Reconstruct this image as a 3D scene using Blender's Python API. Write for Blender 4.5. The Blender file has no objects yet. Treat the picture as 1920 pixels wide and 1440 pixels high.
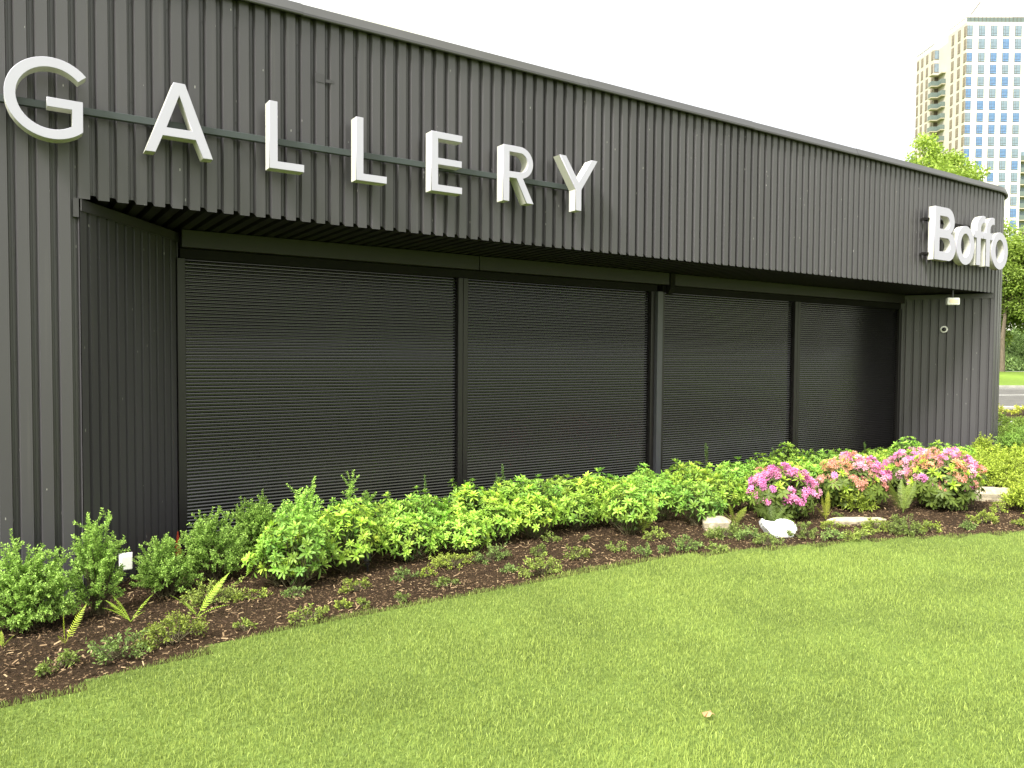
import bpy, bmesh, math, random, json
import numpy as np
from mathutils import Vector, Matrix, noise

S = bpy.context.scene
COL = S.collection
R = math.radians
random.seed(7)
rng = np.random.default_rng(7)

# ------------------------------------------------------------------ camera, sky, sun, exposure
TH, PH, RO = R(56.7), R(2.05), .0067
CAM = Vector((0, -6.2, 1.6))
fwd = Vector((math.cos(TH)*math.cos(PH), math.sin(TH)*math.cos(PH), -math.sin(PH)))
rgt = Vector((math.sin(TH), -math.cos(TH), 0))
upv = rgt.cross(fwd)
rx = rgt*math.cos(RO)+upv*math.sin(RO)
ux = upv*math.cos(RO)-rgt*math.sin(RO)
cam = bpy.data.objects.new('camera', bpy.data.cameras.new('camera'))
COL.objects.link(cam)
m = Matrix((rx, ux, -fwd)).transposed().to_4x4(); m.translation = CAM
cam.matrix_world = m
cam.data.sensor_width = 36; cam.data.lens = 36*1442/1920
cam.data.clip_start = .05; cam.data.clip_end = 3000
S.camera = cam

SUN_EL, SUN_AZ = R(47), R(200)     # azimuth: direction to the sun measured from +X towards +Y
sd = Vector((math.cos(SUN_EL)*math.cos(SUN_AZ), math.cos(SUN_EL)*math.sin(SUN_AZ), math.sin(SUN_EL)))
sun = bpy.data.objects.new('sun', bpy.data.lights.new('sun', 'SUN'))
COL.objects.link(sun)
sun.rotation_euler = sd.to_track_quat('Z', 'Y').to_euler()
sun.data.energy = 2.7; sun.data.angle = R(14); sun.data.color = (1, .965, .90)
S.view_settings.view_transform = 'Standard'; S.view_settings.look = 'None'
S.view_settings.gamma = 1; S.view_settings.use_curve_mapping = False
S.view_settings.exposure = 1.35

W = bpy.data.worlds.new('World'); S.world = W; W.use_nodes = True
nt = W.node_tree; nt.nodes.clear()
def N(nt, t, **k):
    n = nt.nodes.new(t)
    for a, b in k.items(): setattr(n, a, b)
    return n
out = N(nt, 'ShaderNodeOutputWorld'); bg = N(nt, 'ShaderNodeBackground'); bg.inputs[1].default_value = .1
sky = N(nt, 'ShaderNodeTexSky', sky_type='NISHITA', sun_disc=False)
sky.sun_elevation = SUN_EL; sky.sun_rotation = math.pi/2-SUN_AZ
tc = N(nt, 'ShaderNodeTexCoord'); sx = N(nt, 'ShaderNodeSeparateXYZ')
nt.links.new(tc.outputs['Generated'], sx.inputs[0])
# bright overcast: brighter towards the zenith
rp = N(nt, 'ShaderNodeMapRange'); rp.inputs[1].default_value = .2; rp.inputs[2].default_value = 1
rp.inputs[3].default_value = 5.6; rp.inputs[4].default_value = 10.5
nt.links.new(sx.outputs[2], rp.inputs[0])
nz = N(nt, 'ShaderNodeTexNoise'); nz.inputs['Scale'].default_value = 2.3; nz.inputs['Detail'].default_value = 3
mp = N(nt, 'ShaderNodeMapping'); mp.inputs[3].default_value = (1, 1, 3)
nt.links.new(tc.outputs['Generated'], mp.inputs[0]); nt.links.new(mp.outputs[0], nz.inputs[0])
cr = N(nt, 'ShaderNodeValToRGB')
cr.color_ramp.elements[0].position = .46; cr.color_ramp.elements[0].color = (1, 1, 1, 1)
cr.color_ramp.elements[1].position = .64; cr.color_ramp.elements[1].color = (.96, .96, .58, 1)
nt.links.new(nz.outputs[0], cr.inputs[0])
# wide soft glow where the sun stands behind the thin cloud
dt = N(nt, 'ShaderNodeVectorMath', operation='DOT_PRODUCT'); dt.inputs[1].default_value = sd
nt.links.new(tc.outputs['Generated'], dt.inputs[0])
mxx = N(nt, 'ShaderNodeMath', operation='MAXIMUM'); mxx.inputs[1].default_value = 0; nt.links.new(dt.outputs['Value'], mxx.inputs[0])
pw = N(nt, 'ShaderNodeMath', operation='POWER'); pw.inputs[1].default_value = 5; nt.links.new(mxx.outputs[0], pw.inputs[0])
gl = N(nt, 'ShaderNodeMath', operation='MULTIPLY_ADD'); gl.inputs[1].default_value = 18; nt.links.new(pw.outputs[0], gl.inputs[0]); nt.links.new(rp.outputs[0], gl.inputs[2])
vm = N(nt, 'ShaderNodeVectorMath', operation='SCALE')
nt.links.new(cr.outputs[0], vm.inputs[0]); nt.links.new(gl.outputs[0], vm.inputs['Scale'])
mx = N(nt, 'ShaderNodeMix', data_type='RGBA'); mx.inputs[0].default_value = .88
nt.links.new(sky.outputs[0], mx.inputs[6]); nt.links.new(vm.outputs[0], mx.inputs[7])
nt.links.new(mx.outputs[2], bg.inputs[0]); nt.links.new(bg.outputs[0], out.inputs[0])

# ------------------------------------------------------------------ helpers
def tag(o, label=None, cat=None, group=None, kind=None):
    if label: o['label'] = label
    if cat: o['category'] = cat
    if group: o['group'] = group
    if kind: o['kind'] = kind
    return o
def empty(name, loc=(0, 0, 0), rz=0, **k):
    o = bpy.data.objects.new(name, None); COL.objects.link(o)
    o.location = loc; o.rotation_euler = (0, 0, rz); o.empty_display_size = .1
    return tag(o, **k)
def link(name, me, parent=None, loc=None, rot=None, scale=None, color=None):
    o = bpy.data.objects.new(name, me); COL.objects.link(o)
    if parent: o.parent = parent
    if loc is not None: o.location = loc
    if rot is not None: o.rotation_euler = rot
    if scale is not None: o.scale = scale
    if color is not None: o.color = (*color, 1)
    return o
def mesh(name, vs, fs, mat, smooth=False):
    me = bpy.data.meshes.new(name); me.from_pydata([tuple(v) for v in vs], [], fs)
    if mat: me.materials.append(mat)
    if smooth: me.polygons.foreach_set('use_smooth', [True]*len(me.polygons))
    me.update(); return me
def np_mesh(name, V, F, mat, attr=None):
    """V (n,3) array, F (m,k) int array with k = 3 or 4, attr (n,) float 'v'."""
    me = bpy.data.meshes.new(name); n = len(V); mf, k = F.shape
    me.vertices.add(n); me.vertices.foreach_set('co', np.ascontiguousarray(V, dtype=np.float32).ravel())
    me.loops.add(mf*k); me.loops.foreach_set('vertex_index', np.ascontiguousarray(F, dtype=np.int32).ravel())
    me.polygons.add(mf)
    me.polygons.foreach_set('loop_start', np.arange(0, mf*k, k, dtype=np.int32))
    if attr is not None:
        a = me.attributes.new('v', 'FLOAT', 'POINT'); a.data.foreach_set('value', np.ascontiguousarray(attr, dtype=np.float32))
    me.materials.append(mat); me.update(calc_edges=True); return me
class MB:
    def __init__(s): s.v = []; s.f = []
    def box(s, a, b):
        n = len(s.v); (x0, y0, z0), (x1, y1, z1) = a, b
        s.v += [(x0,y0,z0),(x1,y0,z0),(x1,y1,z0),(x0,y1,z0),(x0,y0,z1),(x1,y0,z1),(x1,y1,z1),(x0,y1,z1)]
        s.f += [tuple(n+i for i in q) for q in [(0,3,2,1),(4,5,6,7),(0,1,5,4),(1,2,6,5),(2,3,7,6),(3,0,4,7)]]
        return s
    def cyl(s, p, q, r0, r1=None, k=8, cap=True):
        r1 = r0 if r1 is None else r1
        p, q = Vector(p), Vector(q); d = (q-p).normalized()
        a = d.orthogonal().normalized(); b = d.cross(a); n = len(s.v)
        for c, r in ((p, r0), (q, r1)):
            for i in range(k):
                t = 2*math.pi*i/k; s.v.append(tuple(c+a*math.cos(t)*r+b*math.sin(t)*r))
        for i in range(k): s.f.append((n+i, n+(i+1) % k, n+k+(i+1) % k, n+k+i))
        if cap: s.f += [tuple(n+i for i in reversed(range(k))), tuple(n+k+i for i in range(k))]
        return s
    def prism(s, prof, a, b):      # prof: list of (y,z); extruded along x from a to b
        n = len(s.v); k = len(prof)
        for x in (a, b): s.v += [(x, y, z) for y, z in prof]
        s.f += [(n+i, n+(i+1) % k, n+k+(i+1) % k, n+k+i) for i in range(k)]
        s.f += [tuple(n+i for i in reversed(range(k))), tuple(n+k+i for i in range(k))]
        return s
    def me(s, name, mat, smooth=False): return mesh(name, s.v, s.f, mat, smooth)
def bevel(me, w=.003, seg=1):
    bm = bmesh.new(); bm.from_mesh(me)
    bmesh.ops.bevel(bm, geom=bm.edges[:], offset=w, segments=seg, affect='EDGES', clamp_overlap=True)
    bm.to_mesh(me); bm.free(); return me

def mat(name, col, rough=.5, spec=.5, metal=0., noise_amt=0., noise_scale=5., bump=0., bump_scale=30., stretch=(1, 1, 1), rough_var=0., coord='Object'):
    m = bpy.data.materials.new(name); m.use_nodes = True; t = m.node_tree
    p = t.nodes['Principled BSDF']
    p.inputs['Base Color'].default_value = (*col, 1); p.inputs['Roughness'].default_value = rough
    p.inputs['Specular IOR Level'].default_value = spec; p.inputs['Metallic'].default_value = metal
    tc = N(t, 'ShaderNodeTexCoord'); mp = N(t, 'ShaderNodeMapping'); mp.inputs[3].default_value = stretch
    t.links.new(tc.outputs[coord], mp.inputs[0])
    if noise_amt or rough_var:
        nz = N(t, 'ShaderNodeTexNoise'); nz.inputs['Scale'].default_value = noise_scale; nz.inputs['Detail'].default_value = 6
        t.links.new(mp.outputs[0], nz.inputs[0])
        if noise_amt:
            r = N(t, 'ShaderNodeMapRange'); r.inputs[1].default_value = .3; r.inputs[2].default_value = .7
            r.inputs[3].default_value = 1-noise_amt; r.inputs[4].default_value = 1+noise_amt
            t.links.new(nz.outputs[0], r.inputs[0])
            v = N(t, 'ShaderNodeVectorMath', operation='SCALE'); v.inputs[0].default_value = col
            t.links.new(r.outputs[0], v.inputs['Scale']); t.links.new(v.outputs[0], p.inputs['Base Color'])
        if rough_var:
            r = N(t, 'ShaderNodeMapRange'); r.inputs[1].default_value = .3; r.inputs[2].default_value = .7
            r.inputs[3].default_value = rough-rough_var; r.inputs[4].default_value = rough+rough_var
            t.links.new(nz.outputs[0], r.inputs[0]); t.links.new(r.outputs[0], p.inputs['Roughness'])
    if bump:
        n2 = N(t, 'ShaderNodeTexNoise'); n2.inputs['Scale'].default_value = bump_scale; n2.inputs['Detail'].default_value = 4
        t.links.new(mp.outputs[0], n2.inputs[0])
        b = N(t, 'ShaderNodeBump'); b.inputs['Strength'].default_value = bump; b.inputs['Distance'].default_value = .01
        t.links.new(n2.outputs[0], b.inputs['Height']); t.links.new(b.outputs[0], p.inputs['Normal'])
    return m

def cladding_mat():
    m = mat('charcoal_cladding', (.058, .0545, .0610), .38, .5, noise_amt=.10, noise_scale=1.3, bump=.06, bump_scale=3, stretch=(1, 1, .25), rough_var=.07)
    t = m.node_tree; p = t.nodes['Principled BSDF']
    src = p.inputs['Base Color'].links[0].from_socket
    tc = N(t, 'ShaderNodeTexCoord')
    # small pale chips and droppings, thin vertical streaks of dust
    mp = N(t, 'ShaderNodeMapping'); mp.inputs[3].default_value = (130, 130, 40); t.links.new(tc.outputs['Object'], mp.inputs[0])
    vo = N(t, 'ShaderNodeTexVoronoi'); vo.inputs['Scale'].default_value = .35; t.links.new(mp.outputs[0], vo.inputs[0])
    lt = N(t, 'ShaderNodeMath', operation='LESS_THAN'); lt.inputs[1].default_value = .17; t.links.new(vo.outputs['Distance'], lt.inputs[0])
    sc = N(t, 'ShaderNodeSeparateColor'); t.links.new(vo.outputs['Color'], sc.inputs[0])
    gt = N(t, 'ShaderNodeMath', operation='GREATER_THAN'); gt.inputs[1].default_value = .984; t.links.new(sc.outputs[0], gt.inputs[0])
    mu = N(t, 'ShaderNodeMath', operation='MULTIPLY'); t.links.new(lt.outputs[0], mu.inputs[0]); t.links.new(gt.outputs[0], mu.inputs[1])
    mu2 = N(t, 'ShaderNodeMath', operation='MULTIPLY'); mu2.inputs[1].default_value = .55; t.links.new(mu.outputs[0], mu2.inputs[0])
    mx = N(t, 'ShaderNodeMix', data_type='RGBA'); t.links.new(mu2.outputs[0], mx.inputs[0]); t.links.new(src, mx.inputs[6])
    mx.inputs[7].default_value = (.45, .44, .42, 1)
    mp2 = N(t, 'ShaderNodeMapping'); mp2.inputs[3].default_value = (28, 28, .6); t.links.new(tc.outputs['Object'], mp2.inputs[0])
    nz = N(t, 'ShaderNodeTexNoise'); nz.inputs['Scale'].default_value = 1; nz.inputs['Detail'].default_value = 5; t.links.new(mp2.outputs[0], nz.inputs[0])
    r = N(t, 'ShaderNodeMapRange'); r.inputs[1].default_value = .58; r.inputs[2].default_value = .8; r.inputs[4].default_value = .35
    t.links.new(nz.outputs[0], r.inputs[0])
    mx2 = N(t, 'ShaderNodeMix', data_type='RGBA'); t.links.new(r.outputs[0], mx2.inputs[0]); t.links.new(mx.outputs[2], mx2.inputs[6])
    mx2.inputs[7].default_value = (.105, .10, .095, 1)
    oi = N(t, 'ShaderNodeObjectInfo'); rr_ = N(t, 'ShaderNodeMapRange'); rr_.inputs[3].default_value = .93; rr_.inputs[4].default_value = 1.07
    t.links.new(oi.outputs['Random'], rr_.inputs[0])
    vs_ = N(t, 'ShaderNodeVectorMath', operation='SCALE'); t.links.new(mx2.outputs[2], vs_.inputs[0]); t.links.new(rr_.outputs[0], vs_.inputs['Scale'])
    t.links.new(vs_.outputs[0], p.inputs['Base Color'])
    return m
def leaf_mat(name, trans=.35, rough=.48, lo=.50, hi=1.32, spec=.28):
    m = bpy.data.materials.new(name); m.use_nodes = True; t = m.node_tree
    p = t.nodes['Principled BSDF']; p.inputs['Roughness'].default_value = rough; p.inputs['Specular IOR Level'].default_value = spec
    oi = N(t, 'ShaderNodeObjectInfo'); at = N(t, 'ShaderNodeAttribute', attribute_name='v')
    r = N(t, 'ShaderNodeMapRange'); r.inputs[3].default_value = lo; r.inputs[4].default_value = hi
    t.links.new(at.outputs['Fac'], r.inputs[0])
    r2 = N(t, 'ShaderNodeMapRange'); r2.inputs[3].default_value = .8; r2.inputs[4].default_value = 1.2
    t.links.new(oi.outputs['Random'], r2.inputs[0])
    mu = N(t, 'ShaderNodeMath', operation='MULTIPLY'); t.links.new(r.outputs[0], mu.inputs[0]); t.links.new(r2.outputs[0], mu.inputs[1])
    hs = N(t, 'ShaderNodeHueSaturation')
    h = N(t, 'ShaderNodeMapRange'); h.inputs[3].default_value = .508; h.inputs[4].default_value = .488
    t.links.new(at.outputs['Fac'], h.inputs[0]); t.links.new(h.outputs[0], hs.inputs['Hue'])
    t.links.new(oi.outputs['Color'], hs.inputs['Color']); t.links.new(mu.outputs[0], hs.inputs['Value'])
    t.links.new(hs.outputs[0], p.inputs['Base Color'])
    tr = N(t, 'ShaderNodeBsdfTranslucent'); t.links.new(hs.outputs[0], tr.inputs[0])
    ms = N(t, 'ShaderNodeMixShader'); ms.inputs[0].default_value = trans
    o = t.nodes['Material Output']
    t.links.new(p.outputs[0], ms.inputs[1]); t.links.new(tr.outputs[0], ms.inputs[2]); t.links.new(ms.outputs[0], o.inputs[0])
    return m
M_CLAD = cladding_mat()
M_TRIM = mat('charcoal_trim', (.045, .042, .047), .38, .5, noise_amt=.12, noise_scale=3, rough_var=.06)
M_COPE = mat('coping_metal', (.055, .053, .058), .36, .5, noise_amt=.08, noise_scale=2, rough_var=.06, bump=.05, bump_scale=2)
M_SLAT = mat('shutter_slat', (.008, .0068, .0080), .19, .85, noise_amt=.10, noise_scale=1.2)
M_SLAT.node_tree.nodes['Principled BSDF'].inputs['IOR'].default_value = 1.5
M_BOX = mat('shutter_box', (.014, .0115, .0125), .45, .5, noise_amt=.1, noise_scale=3)
M_POST = mat('grey_post', (.07, .07, .085), .45, .5, noise_amt=.08, noise_scale=3)
M_DARK = mat('dark_core', (.010, .009, .009), .8, .2, noise_amt=.2)
M_RAIL = mat('rail_paint', (.035, .044, .046), .45, .5, noise_amt=.08, noise_scale=4)
M_FACE = mat('letter_face_acrylic', (.42, .405, .495), .35, .4, noise_amt=.02, noise_scale=6)
M_RET = mat('letter_return_acrylic', (.56, .55, .51), .4, .4, noise_amt=.03, noise_scale=6)
M_LEAF = leaf_mat('leaf')
M_GRASS = leaf_mat('grass_blade', .38, .5, .54, 1.40, .3)
M_PETAL = leaf_mat('petal', .35, .6, .7, 1.25, .2)
M_STEM = mat('stem_bark', (.10, .085, .045), .7, .3, noise_amt=.3, noise_scale=40)
M_BARK = mat('tree_bark', (.12, .095, .07), .85, .2, noise_amt=.35, noise_scale=9, bump=.5, bump_scale=14, stretch=(1, 1, .3))

D = json.loads('''{"FINE": [[[0.075, -0.557, -0.135], 0.504, 0.317], [[0.485, -0.414, -0.149], 0.548, 0.175], [[0.948, -0.192, -0.162], 0.376, 0.225], [[1.342, 0.093, -0.164], 0.494, 0.252], [[1.756, 0.472, -0.16], 0.483, 0.297], [[1.97, -0.05, -0.157], 0.585, 0.207], [[2.428, 0.1, -0.152], 0.557, 0.143], [[2.645, 0.15, -0.149], 0.498, 0.095], [[2.908, 0.2, -0.145], 0.446, 0.121]], "SPIKE": [[[2.921, 0.3, -0.145], 0.533, 0.039], [[3.287, 0.3, -0.139], 0.586, 0.03], [[3.716, 0.3, -0.131], 0.543, 0.047], [[4.116, 0.3, -0.124], 0.579, 0.059], [[4.167, 0.3, -0.123], 0.628, 0.038], [[4.646, 0.4, -0.113], 0.459, 0.034], [[5.524, 0.5, -0.095], 0.448, 0.06], [[6.178, 0.5, -0.081], 0.354, 0.075], [[7.33, 0.5, -0.057], 0.646, 0.06], [[8.484, 0.5, -0.035], 0.341, 0.05], [[8.602, 0.5, -0.033], 0.425, 0.058], [[10.903, 0.6, -0.004], 0.386, 0.057], [[11.162, 0.6, -0.002], 0.23, 0.123], [[11.514, 0.4, -0.001], 0.377, 0.066]], "RF": [[[1.746, -0.422, -0.14], 0.421, 0.304], [[2.279, -0.366, -0.139], 0.527, 0.322], [[2.846, -0.316, -0.135], 0.374, 0.306], [[3.326, -0.369, -0.124], 0.335, 0.281], [[3.76, -0.223, -0.125], 0.363, 0.271], [[4.165, -0.274, -0.116], 0.423, 0.291], [[4.72, -0.237, -0.107], 0.357, 0.291], [[5.12, -0.393, -0.092], 0.383, 0.308], [[5.634, -0.452, -0.079], 0.416, 0.29], [[6.363, -0.603, -0.059], 0.414, 0.299]], "RB": [[[1.793, -0.6, -0.122], 0.551, 0.278], [[2.827, 0.17, -0.146], 0.436, 0.264], [[3.269, 0.22, -0.139], 0.418, 0.275], [[3.73, 0.22, -0.131], 0.49, 0.246], [[4.226, 0.27, -0.122], 0.475, 0.243], [[4.92, 0.27, -0.108], 0.443, 0.283], [[5.49, 0.32, -0.096], 0.396, 0.281], [[6.169, 0.32, -0.081], 0.365, 0.308], [[6.819, 0.32, -0.068], 0.379, 0.321], [[7.722, 0.32, -0.049], 0.336, 0.321], [[8.416, 0.42, -0.036], 0.32, 0.283], [[9.21, 0.72, -0.023], 0.371, 0.189], [[9.627, 0.42, -0.017], 0.295, 0.32], [[10.685, 0.72, -0.006], 0.201, 0.284], [[11.341, 0.62, -0.001], 0.175, 0.249], [[10.851, -0.1, -0.004], 0.416, 0.289], [[11.326, -0.3, -0.001], 0.375, 0.272], [[11.801, -0.35, -0.0], 0.288, 0.238], [[5.68, -0.9, -0.05], 0.418, 0.211], [[4.873, -0.8, -0.067], 0.515, 0.226], [[6.737, -0.8, -0.043], 0.451, 0.201], [[7.566, -0.9, -0.028], 0.435, 0.21], [[9.159, -0.8, -0.015], 0.361, 0.2]], "FL": [[[6.539, -1.24, -0.02], 0.544, 0.338], [[7.688, -1.274, -0.013], 0.574, 0.393], [[9.054, -1.172, -0.008], 0.547, 0.32], [[8.422, -1.865, -0.0], 0.637, 0.403]], "SM": [[[7.525, -1.441, -0.008], 0.257, 0.212]], "YEL": [[[10.136, -1.433, -0.002], 0.356, 0.266], [[10.536, -1.543, -0.001], 0.388, 0.304], [[11.732, -0.848, -0.0], 0.329, 0.304], [[11.774, -1.161, -0.0], 0.39, 0.26], [[8.967, -2.399, 0.0], 0.252, 0.181], [[9.815, -2.091, 0.0], 0.311, 0.277], [[11.221, -1.622, -0.0], 0.386, 0.313], [[9.457, -2.427, 0.0], 0.353, 0.32], [[12.204, -0.5, -0.0], 0.423, 0.192]], "GRN": [[[13.197, -0.417, 0.0], 0.448, 0.231], [[14.589, -0.071, 0.0], 0.46, 0.274], [[15.142, 0.31, 0.0], 0.404, 0.239], [[13.275, -0.813, 0.0], 0.537, 0.328]], "FERN": [[[-0.045, -0.983, -0.081], [[0.062, -0.05, 0.077], [-0.059, 0.05, 0.147], [-0.004, 0.05, 0.084]]], [[0.254, -1.205, -0.052], [[-0.006, 0.0, 0.185], [0.117, 0.08, 0.191], [-0.039, -0.08, 0.082]]], [[0.633, -0.852, -0.097], [[-0.093, 0.05, 0.166], [0.134, 0.02, 0.15], [-0.165, -0.08, 0.14], [0.077, -0.05, 0.069], [-0.13, 0.1, 0.132]]], [[0.992, -1.056, -0.069], [[0.217, 0.08, 0.23], [-0.165, -0.02, 0.17], [0.174, -0.1, 0.073], [-0.061, 0.1, 0.079]]], [[4.996, -0.859, -0.061], [[-0.061, 0.05, 0.312], [0.11, 0.0, 0.37], [0.305, 0.1, 0.3], [-0.157, -0.1, 0.286]]], [[5.924, -1.166, -0.029], [[-0.097, 0.0, 0.23], [0.288, 0.1, 0.132], [0.017, -0.1, 0.11], [-0.046, 0.15, 0.131]]], [[6.18, -1.403, -0.014], [[-0.066, 0.1, 0.35], [-0.304, 0.0, 0.299], [0.095, 0.1, 0.299], [0.367, 0.15, 0.25], [-0.409, -0.1, 0.235], [0.187, -0.05, 0.192]]], [[6.485, -1.357, -0.015], [[0.284, -0.1, 0.089], [0.313, 0.1, 0.283], [0.265, 0.0, 0.194], [-0.024, 0.05, 0.24], [-0.299, -0.25, -0.043]]], [[6.815, -1.548, -0.006], [[-0.006, 0.05, 0.255], [0.034, 0.0, 0.286], [0.028, -0.05, 0.108], [-0.16, 0.0, 0.145]]], [[7.769, -1.795, -0.0], [[-0.17, 0.1, 0.39], [0.129, 0.1, 0.332], [0.238, 0.0, 0.326], [0.296, 0.1, 0.279], [-0.428, -0.1, 0.315], [0.002, -0.1, 0.222]]]], "COV": [[[0.116, -1.774, -0.002], 0.043, 0.037], [[0.212, -1.683, -0.006], 0.1, 0.085], [[0.479, -1.707, -0.005], 0.177, 0.155], [[0.757, -1.613, -0.01], 0.169, 0.209], [[1.142, -1.645, -0.008], 0.113, 0.056], [[1.165, -0.701, -0.115], 0.185, 0.202], [[1.407, -0.736, -0.109], 0.076, 0.112], [[1.666, -0.946, -0.081], 0.113, 0.093], [[1.489, -1.705, -0.005], 0.146, 0.112], [[2.029, -1.117, -0.058], 0.121, 0.113], [[1.757, -1.566, -0.013], 0.089, 0.054], [[1.874, -1.631, -0.009], 0.076, 0.044], [[2.447, -1.051, -0.064], 0.144, 0.099], [[2.614, -1.071, -0.061], 0.081, 0.052], [[2.117, -1.666, -0.007], 0.053, 0.056], [[2.967, -0.845, -0.084], 0.138, 0.171], [[2.555, -1.482, -0.019], 0.053, 0.094], [[3.29, -0.892, -0.076], 0.159, 0.157], [[3.152, -1.382, -0.026], 0.061, 0.06], [[3.68, -1.005, -0.06], 0.126, 0.093], [[3.262, -1.624, -0.008], 0.179, 0.157], [[4.148, -0.545, -0.099], 0.128, 0.088], [[3.815, -1.364, -0.025], 0.156, 0.112], [[4.402, -0.719, -0.08], 0.059, 0.037], [[4.269, -1.315, -0.027], 0.127, 0.103], [[4.286, -1.621, -0.007], 0.114, 0.091], [[4.832, -1.18, -0.035], 0.145, 0.124], [[4.487, -1.628, -0.006], 0.067, 0.057], [[4.718, -1.703, -0.003], 0.152, 0.138], [[4.917, -1.841, -0.0], 0.09, 0.102], [[5.405, -1.512, -0.011], 0.126, 0.217], [[5.444, -1.718, -0.002], 0.133, 0.141], [[5.429, -1.947, 0.0], 0.12, 0.137], [[5.91, -1.924, 0.0], 0.173, 0.148], [[6.499, -1.833, -0.0], 0.082, 0.131], [[6.12, -2.101, 0.0], 0.096, 0.123], [[6.284, -2.272, 0.0], 0.124, 0.169], [[6.77, -2.106, 0.0], 0.141, 0.155], [[6.899, -2.338, 0.0], 0.208, 0.221], [[7.182, -2.411, 0.0], 0.101, 0.129], [[7.986, -2.473, 0.0], 0.159, 0.162], [[7.535, -2.524, 0.0], 0.082, 0.106], [[8.144, -2.738, 0.0], 0.094, 0.082], [[8.632, -2.325, 0.0], 0.18, 0.089], [[7.008, -1.549, -0.006], 0.065, 0.054], [[1.785, -0.226, -0.154], 0.051, 0.063]], "STONE": [[[5.666, -1.16, -0.031], 0.114, 0.128], [[5.806, -1.783, -0.001], 0.131, 0.12], [[6.923, -1.819, -0.0], 0.074, 0.219], [[9.439, -1.902, 0.0], 0.136, 0.19]], "LAWN": [[-0.048, -2.068], [0.161, -2.051], [0.341, -2.011], [0.64, -1.932], [0.92, -1.85], [1.226, -1.786], [1.553, -1.75], [1.893, -1.758], [2.265, -1.756], [2.664, -1.765], [3.099, -1.775], [3.628, -1.718], [4.137, -1.751], [4.642, -1.834], [5.125, -1.972], [5.632, -2.116], [6.165, -2.267], [6.953, -2.543], [7.876, -2.889]]}''')
def ssf(t): t = np.clip(t, 0, 1); return t*t*(3-2*t)
def gz(x, y): return -0.17*(1-ssf(np.asarray(x)/12))*ssf((np.asarray(y)+1.9)/1.9)
LAWN = [(-9, -1.6), (-4, -1.95), (-1.5, -2.1), (-.5, -2.1)]+[tuple(p) for p in D['LAWN']]+[(8.8, -3.3), (10, -3.95), (12, -5.3), (15, -8)]
LX = np.array([p[0] for p in LAWN]); LY = np.array([p[1] for p in LAWN])
def border(x): return np.interp(x, LX, LY)

# ------------------------------------------------------------------ ground, bed, lawn, road
def ground_mat(name, c1, c2, c3, sc=30, bump=.6):
    m = bpy.data.materials.new(name); m.use_nodes = True; t = m.node_tree; p = t.nodes['Principled BSDF']
    p.inputs['Roughness'].default_value = .9; p.inputs['Specular IOR Level'].default_value = .15
    tc = N(t, 'ShaderNodeTexCoord')
    a = N(t, 'ShaderNodeTexNoise'); a.inputs['Scale'].default_value = sc; a.inputs['Detail'].default_value = 8; a.inputs['Roughness'].default_value = .75
    b = N(t, 'ShaderNodeTexNoise'); b.inputs['Scale'].default_value = sc*.04; b.inputs['Detail'].default_value = 4
    t.links.new(tc.outputs['Object'], a.inputs[0]); t.links.new(tc.outputs['Object'], b.inputs[0])
    r = N(t, 'ShaderNodeValToRGB'); e = r.color_ramp.elements
    e[0].position = .35; e[0].color = (*c1, 1); e[1].position = .75; e[1].color = (*c3, 1)
    k = e.new(.55); k.color = (*c2, 1)
    t.links.new(a.outputs[0], r.inputs[0])
    q = N(t, 'ShaderNodeMapRange'); q.inputs[1].default_value = .3; q.inputs[2].default_value = .7; q.inputs[3].default_value = .75; q.inputs[4].default_value = 1.25
    t.links.new(b.outputs[0], q.inputs[0])
    v = N(t, 'ShaderNodeVectorMath', operation='SCALE'); t.links.new(r.outputs[0], v.inputs[0]); t.links.new(q.outputs[0], v.inputs['Scale'])
    t.links.new(v.outputs[0], p.inputs['Base Color'])
    bp = N(t, 'ShaderNodeBump'); bp.inputs['Strength'].default_value = bump; bp.inputs['Distance'].default_value = .02
    t.links.new(a.outputs[0], bp.inputs['Height']); t.links.new(bp.outputs[0], p.inputs['Normal'])
    return m
M_MULCH = ground_mat('mulch_soil', (.020, .012, .006), (.046, .028, .015), (.11, .068, .036), 45, 1)
M_TURF = ground_mat('turf_soil', (.06, .09, .02), (.12, .17, .035), (.20, .25, .06), 40, .5)
M_FIELD = ground_mat('far_turf', (.10, .16, .02), (.14, .21, .03), (.18, .25, .04), 3, .2)
M_ASPH = ground_mat('asphalt', (.085, .08, .078), (.115, .11, .105), (.15, .14, .135), 60, .3)
M_CONC = ground_mat('concrete', (.28, .27, .25), (.36, .35, .32), (.42, .40, .37), 25, .3)
M_IVY = ground_mat('ivy_floor', (.02, .04, .01), (.04, .08, .02), (.08, .13, .03), 6, 1)

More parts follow.
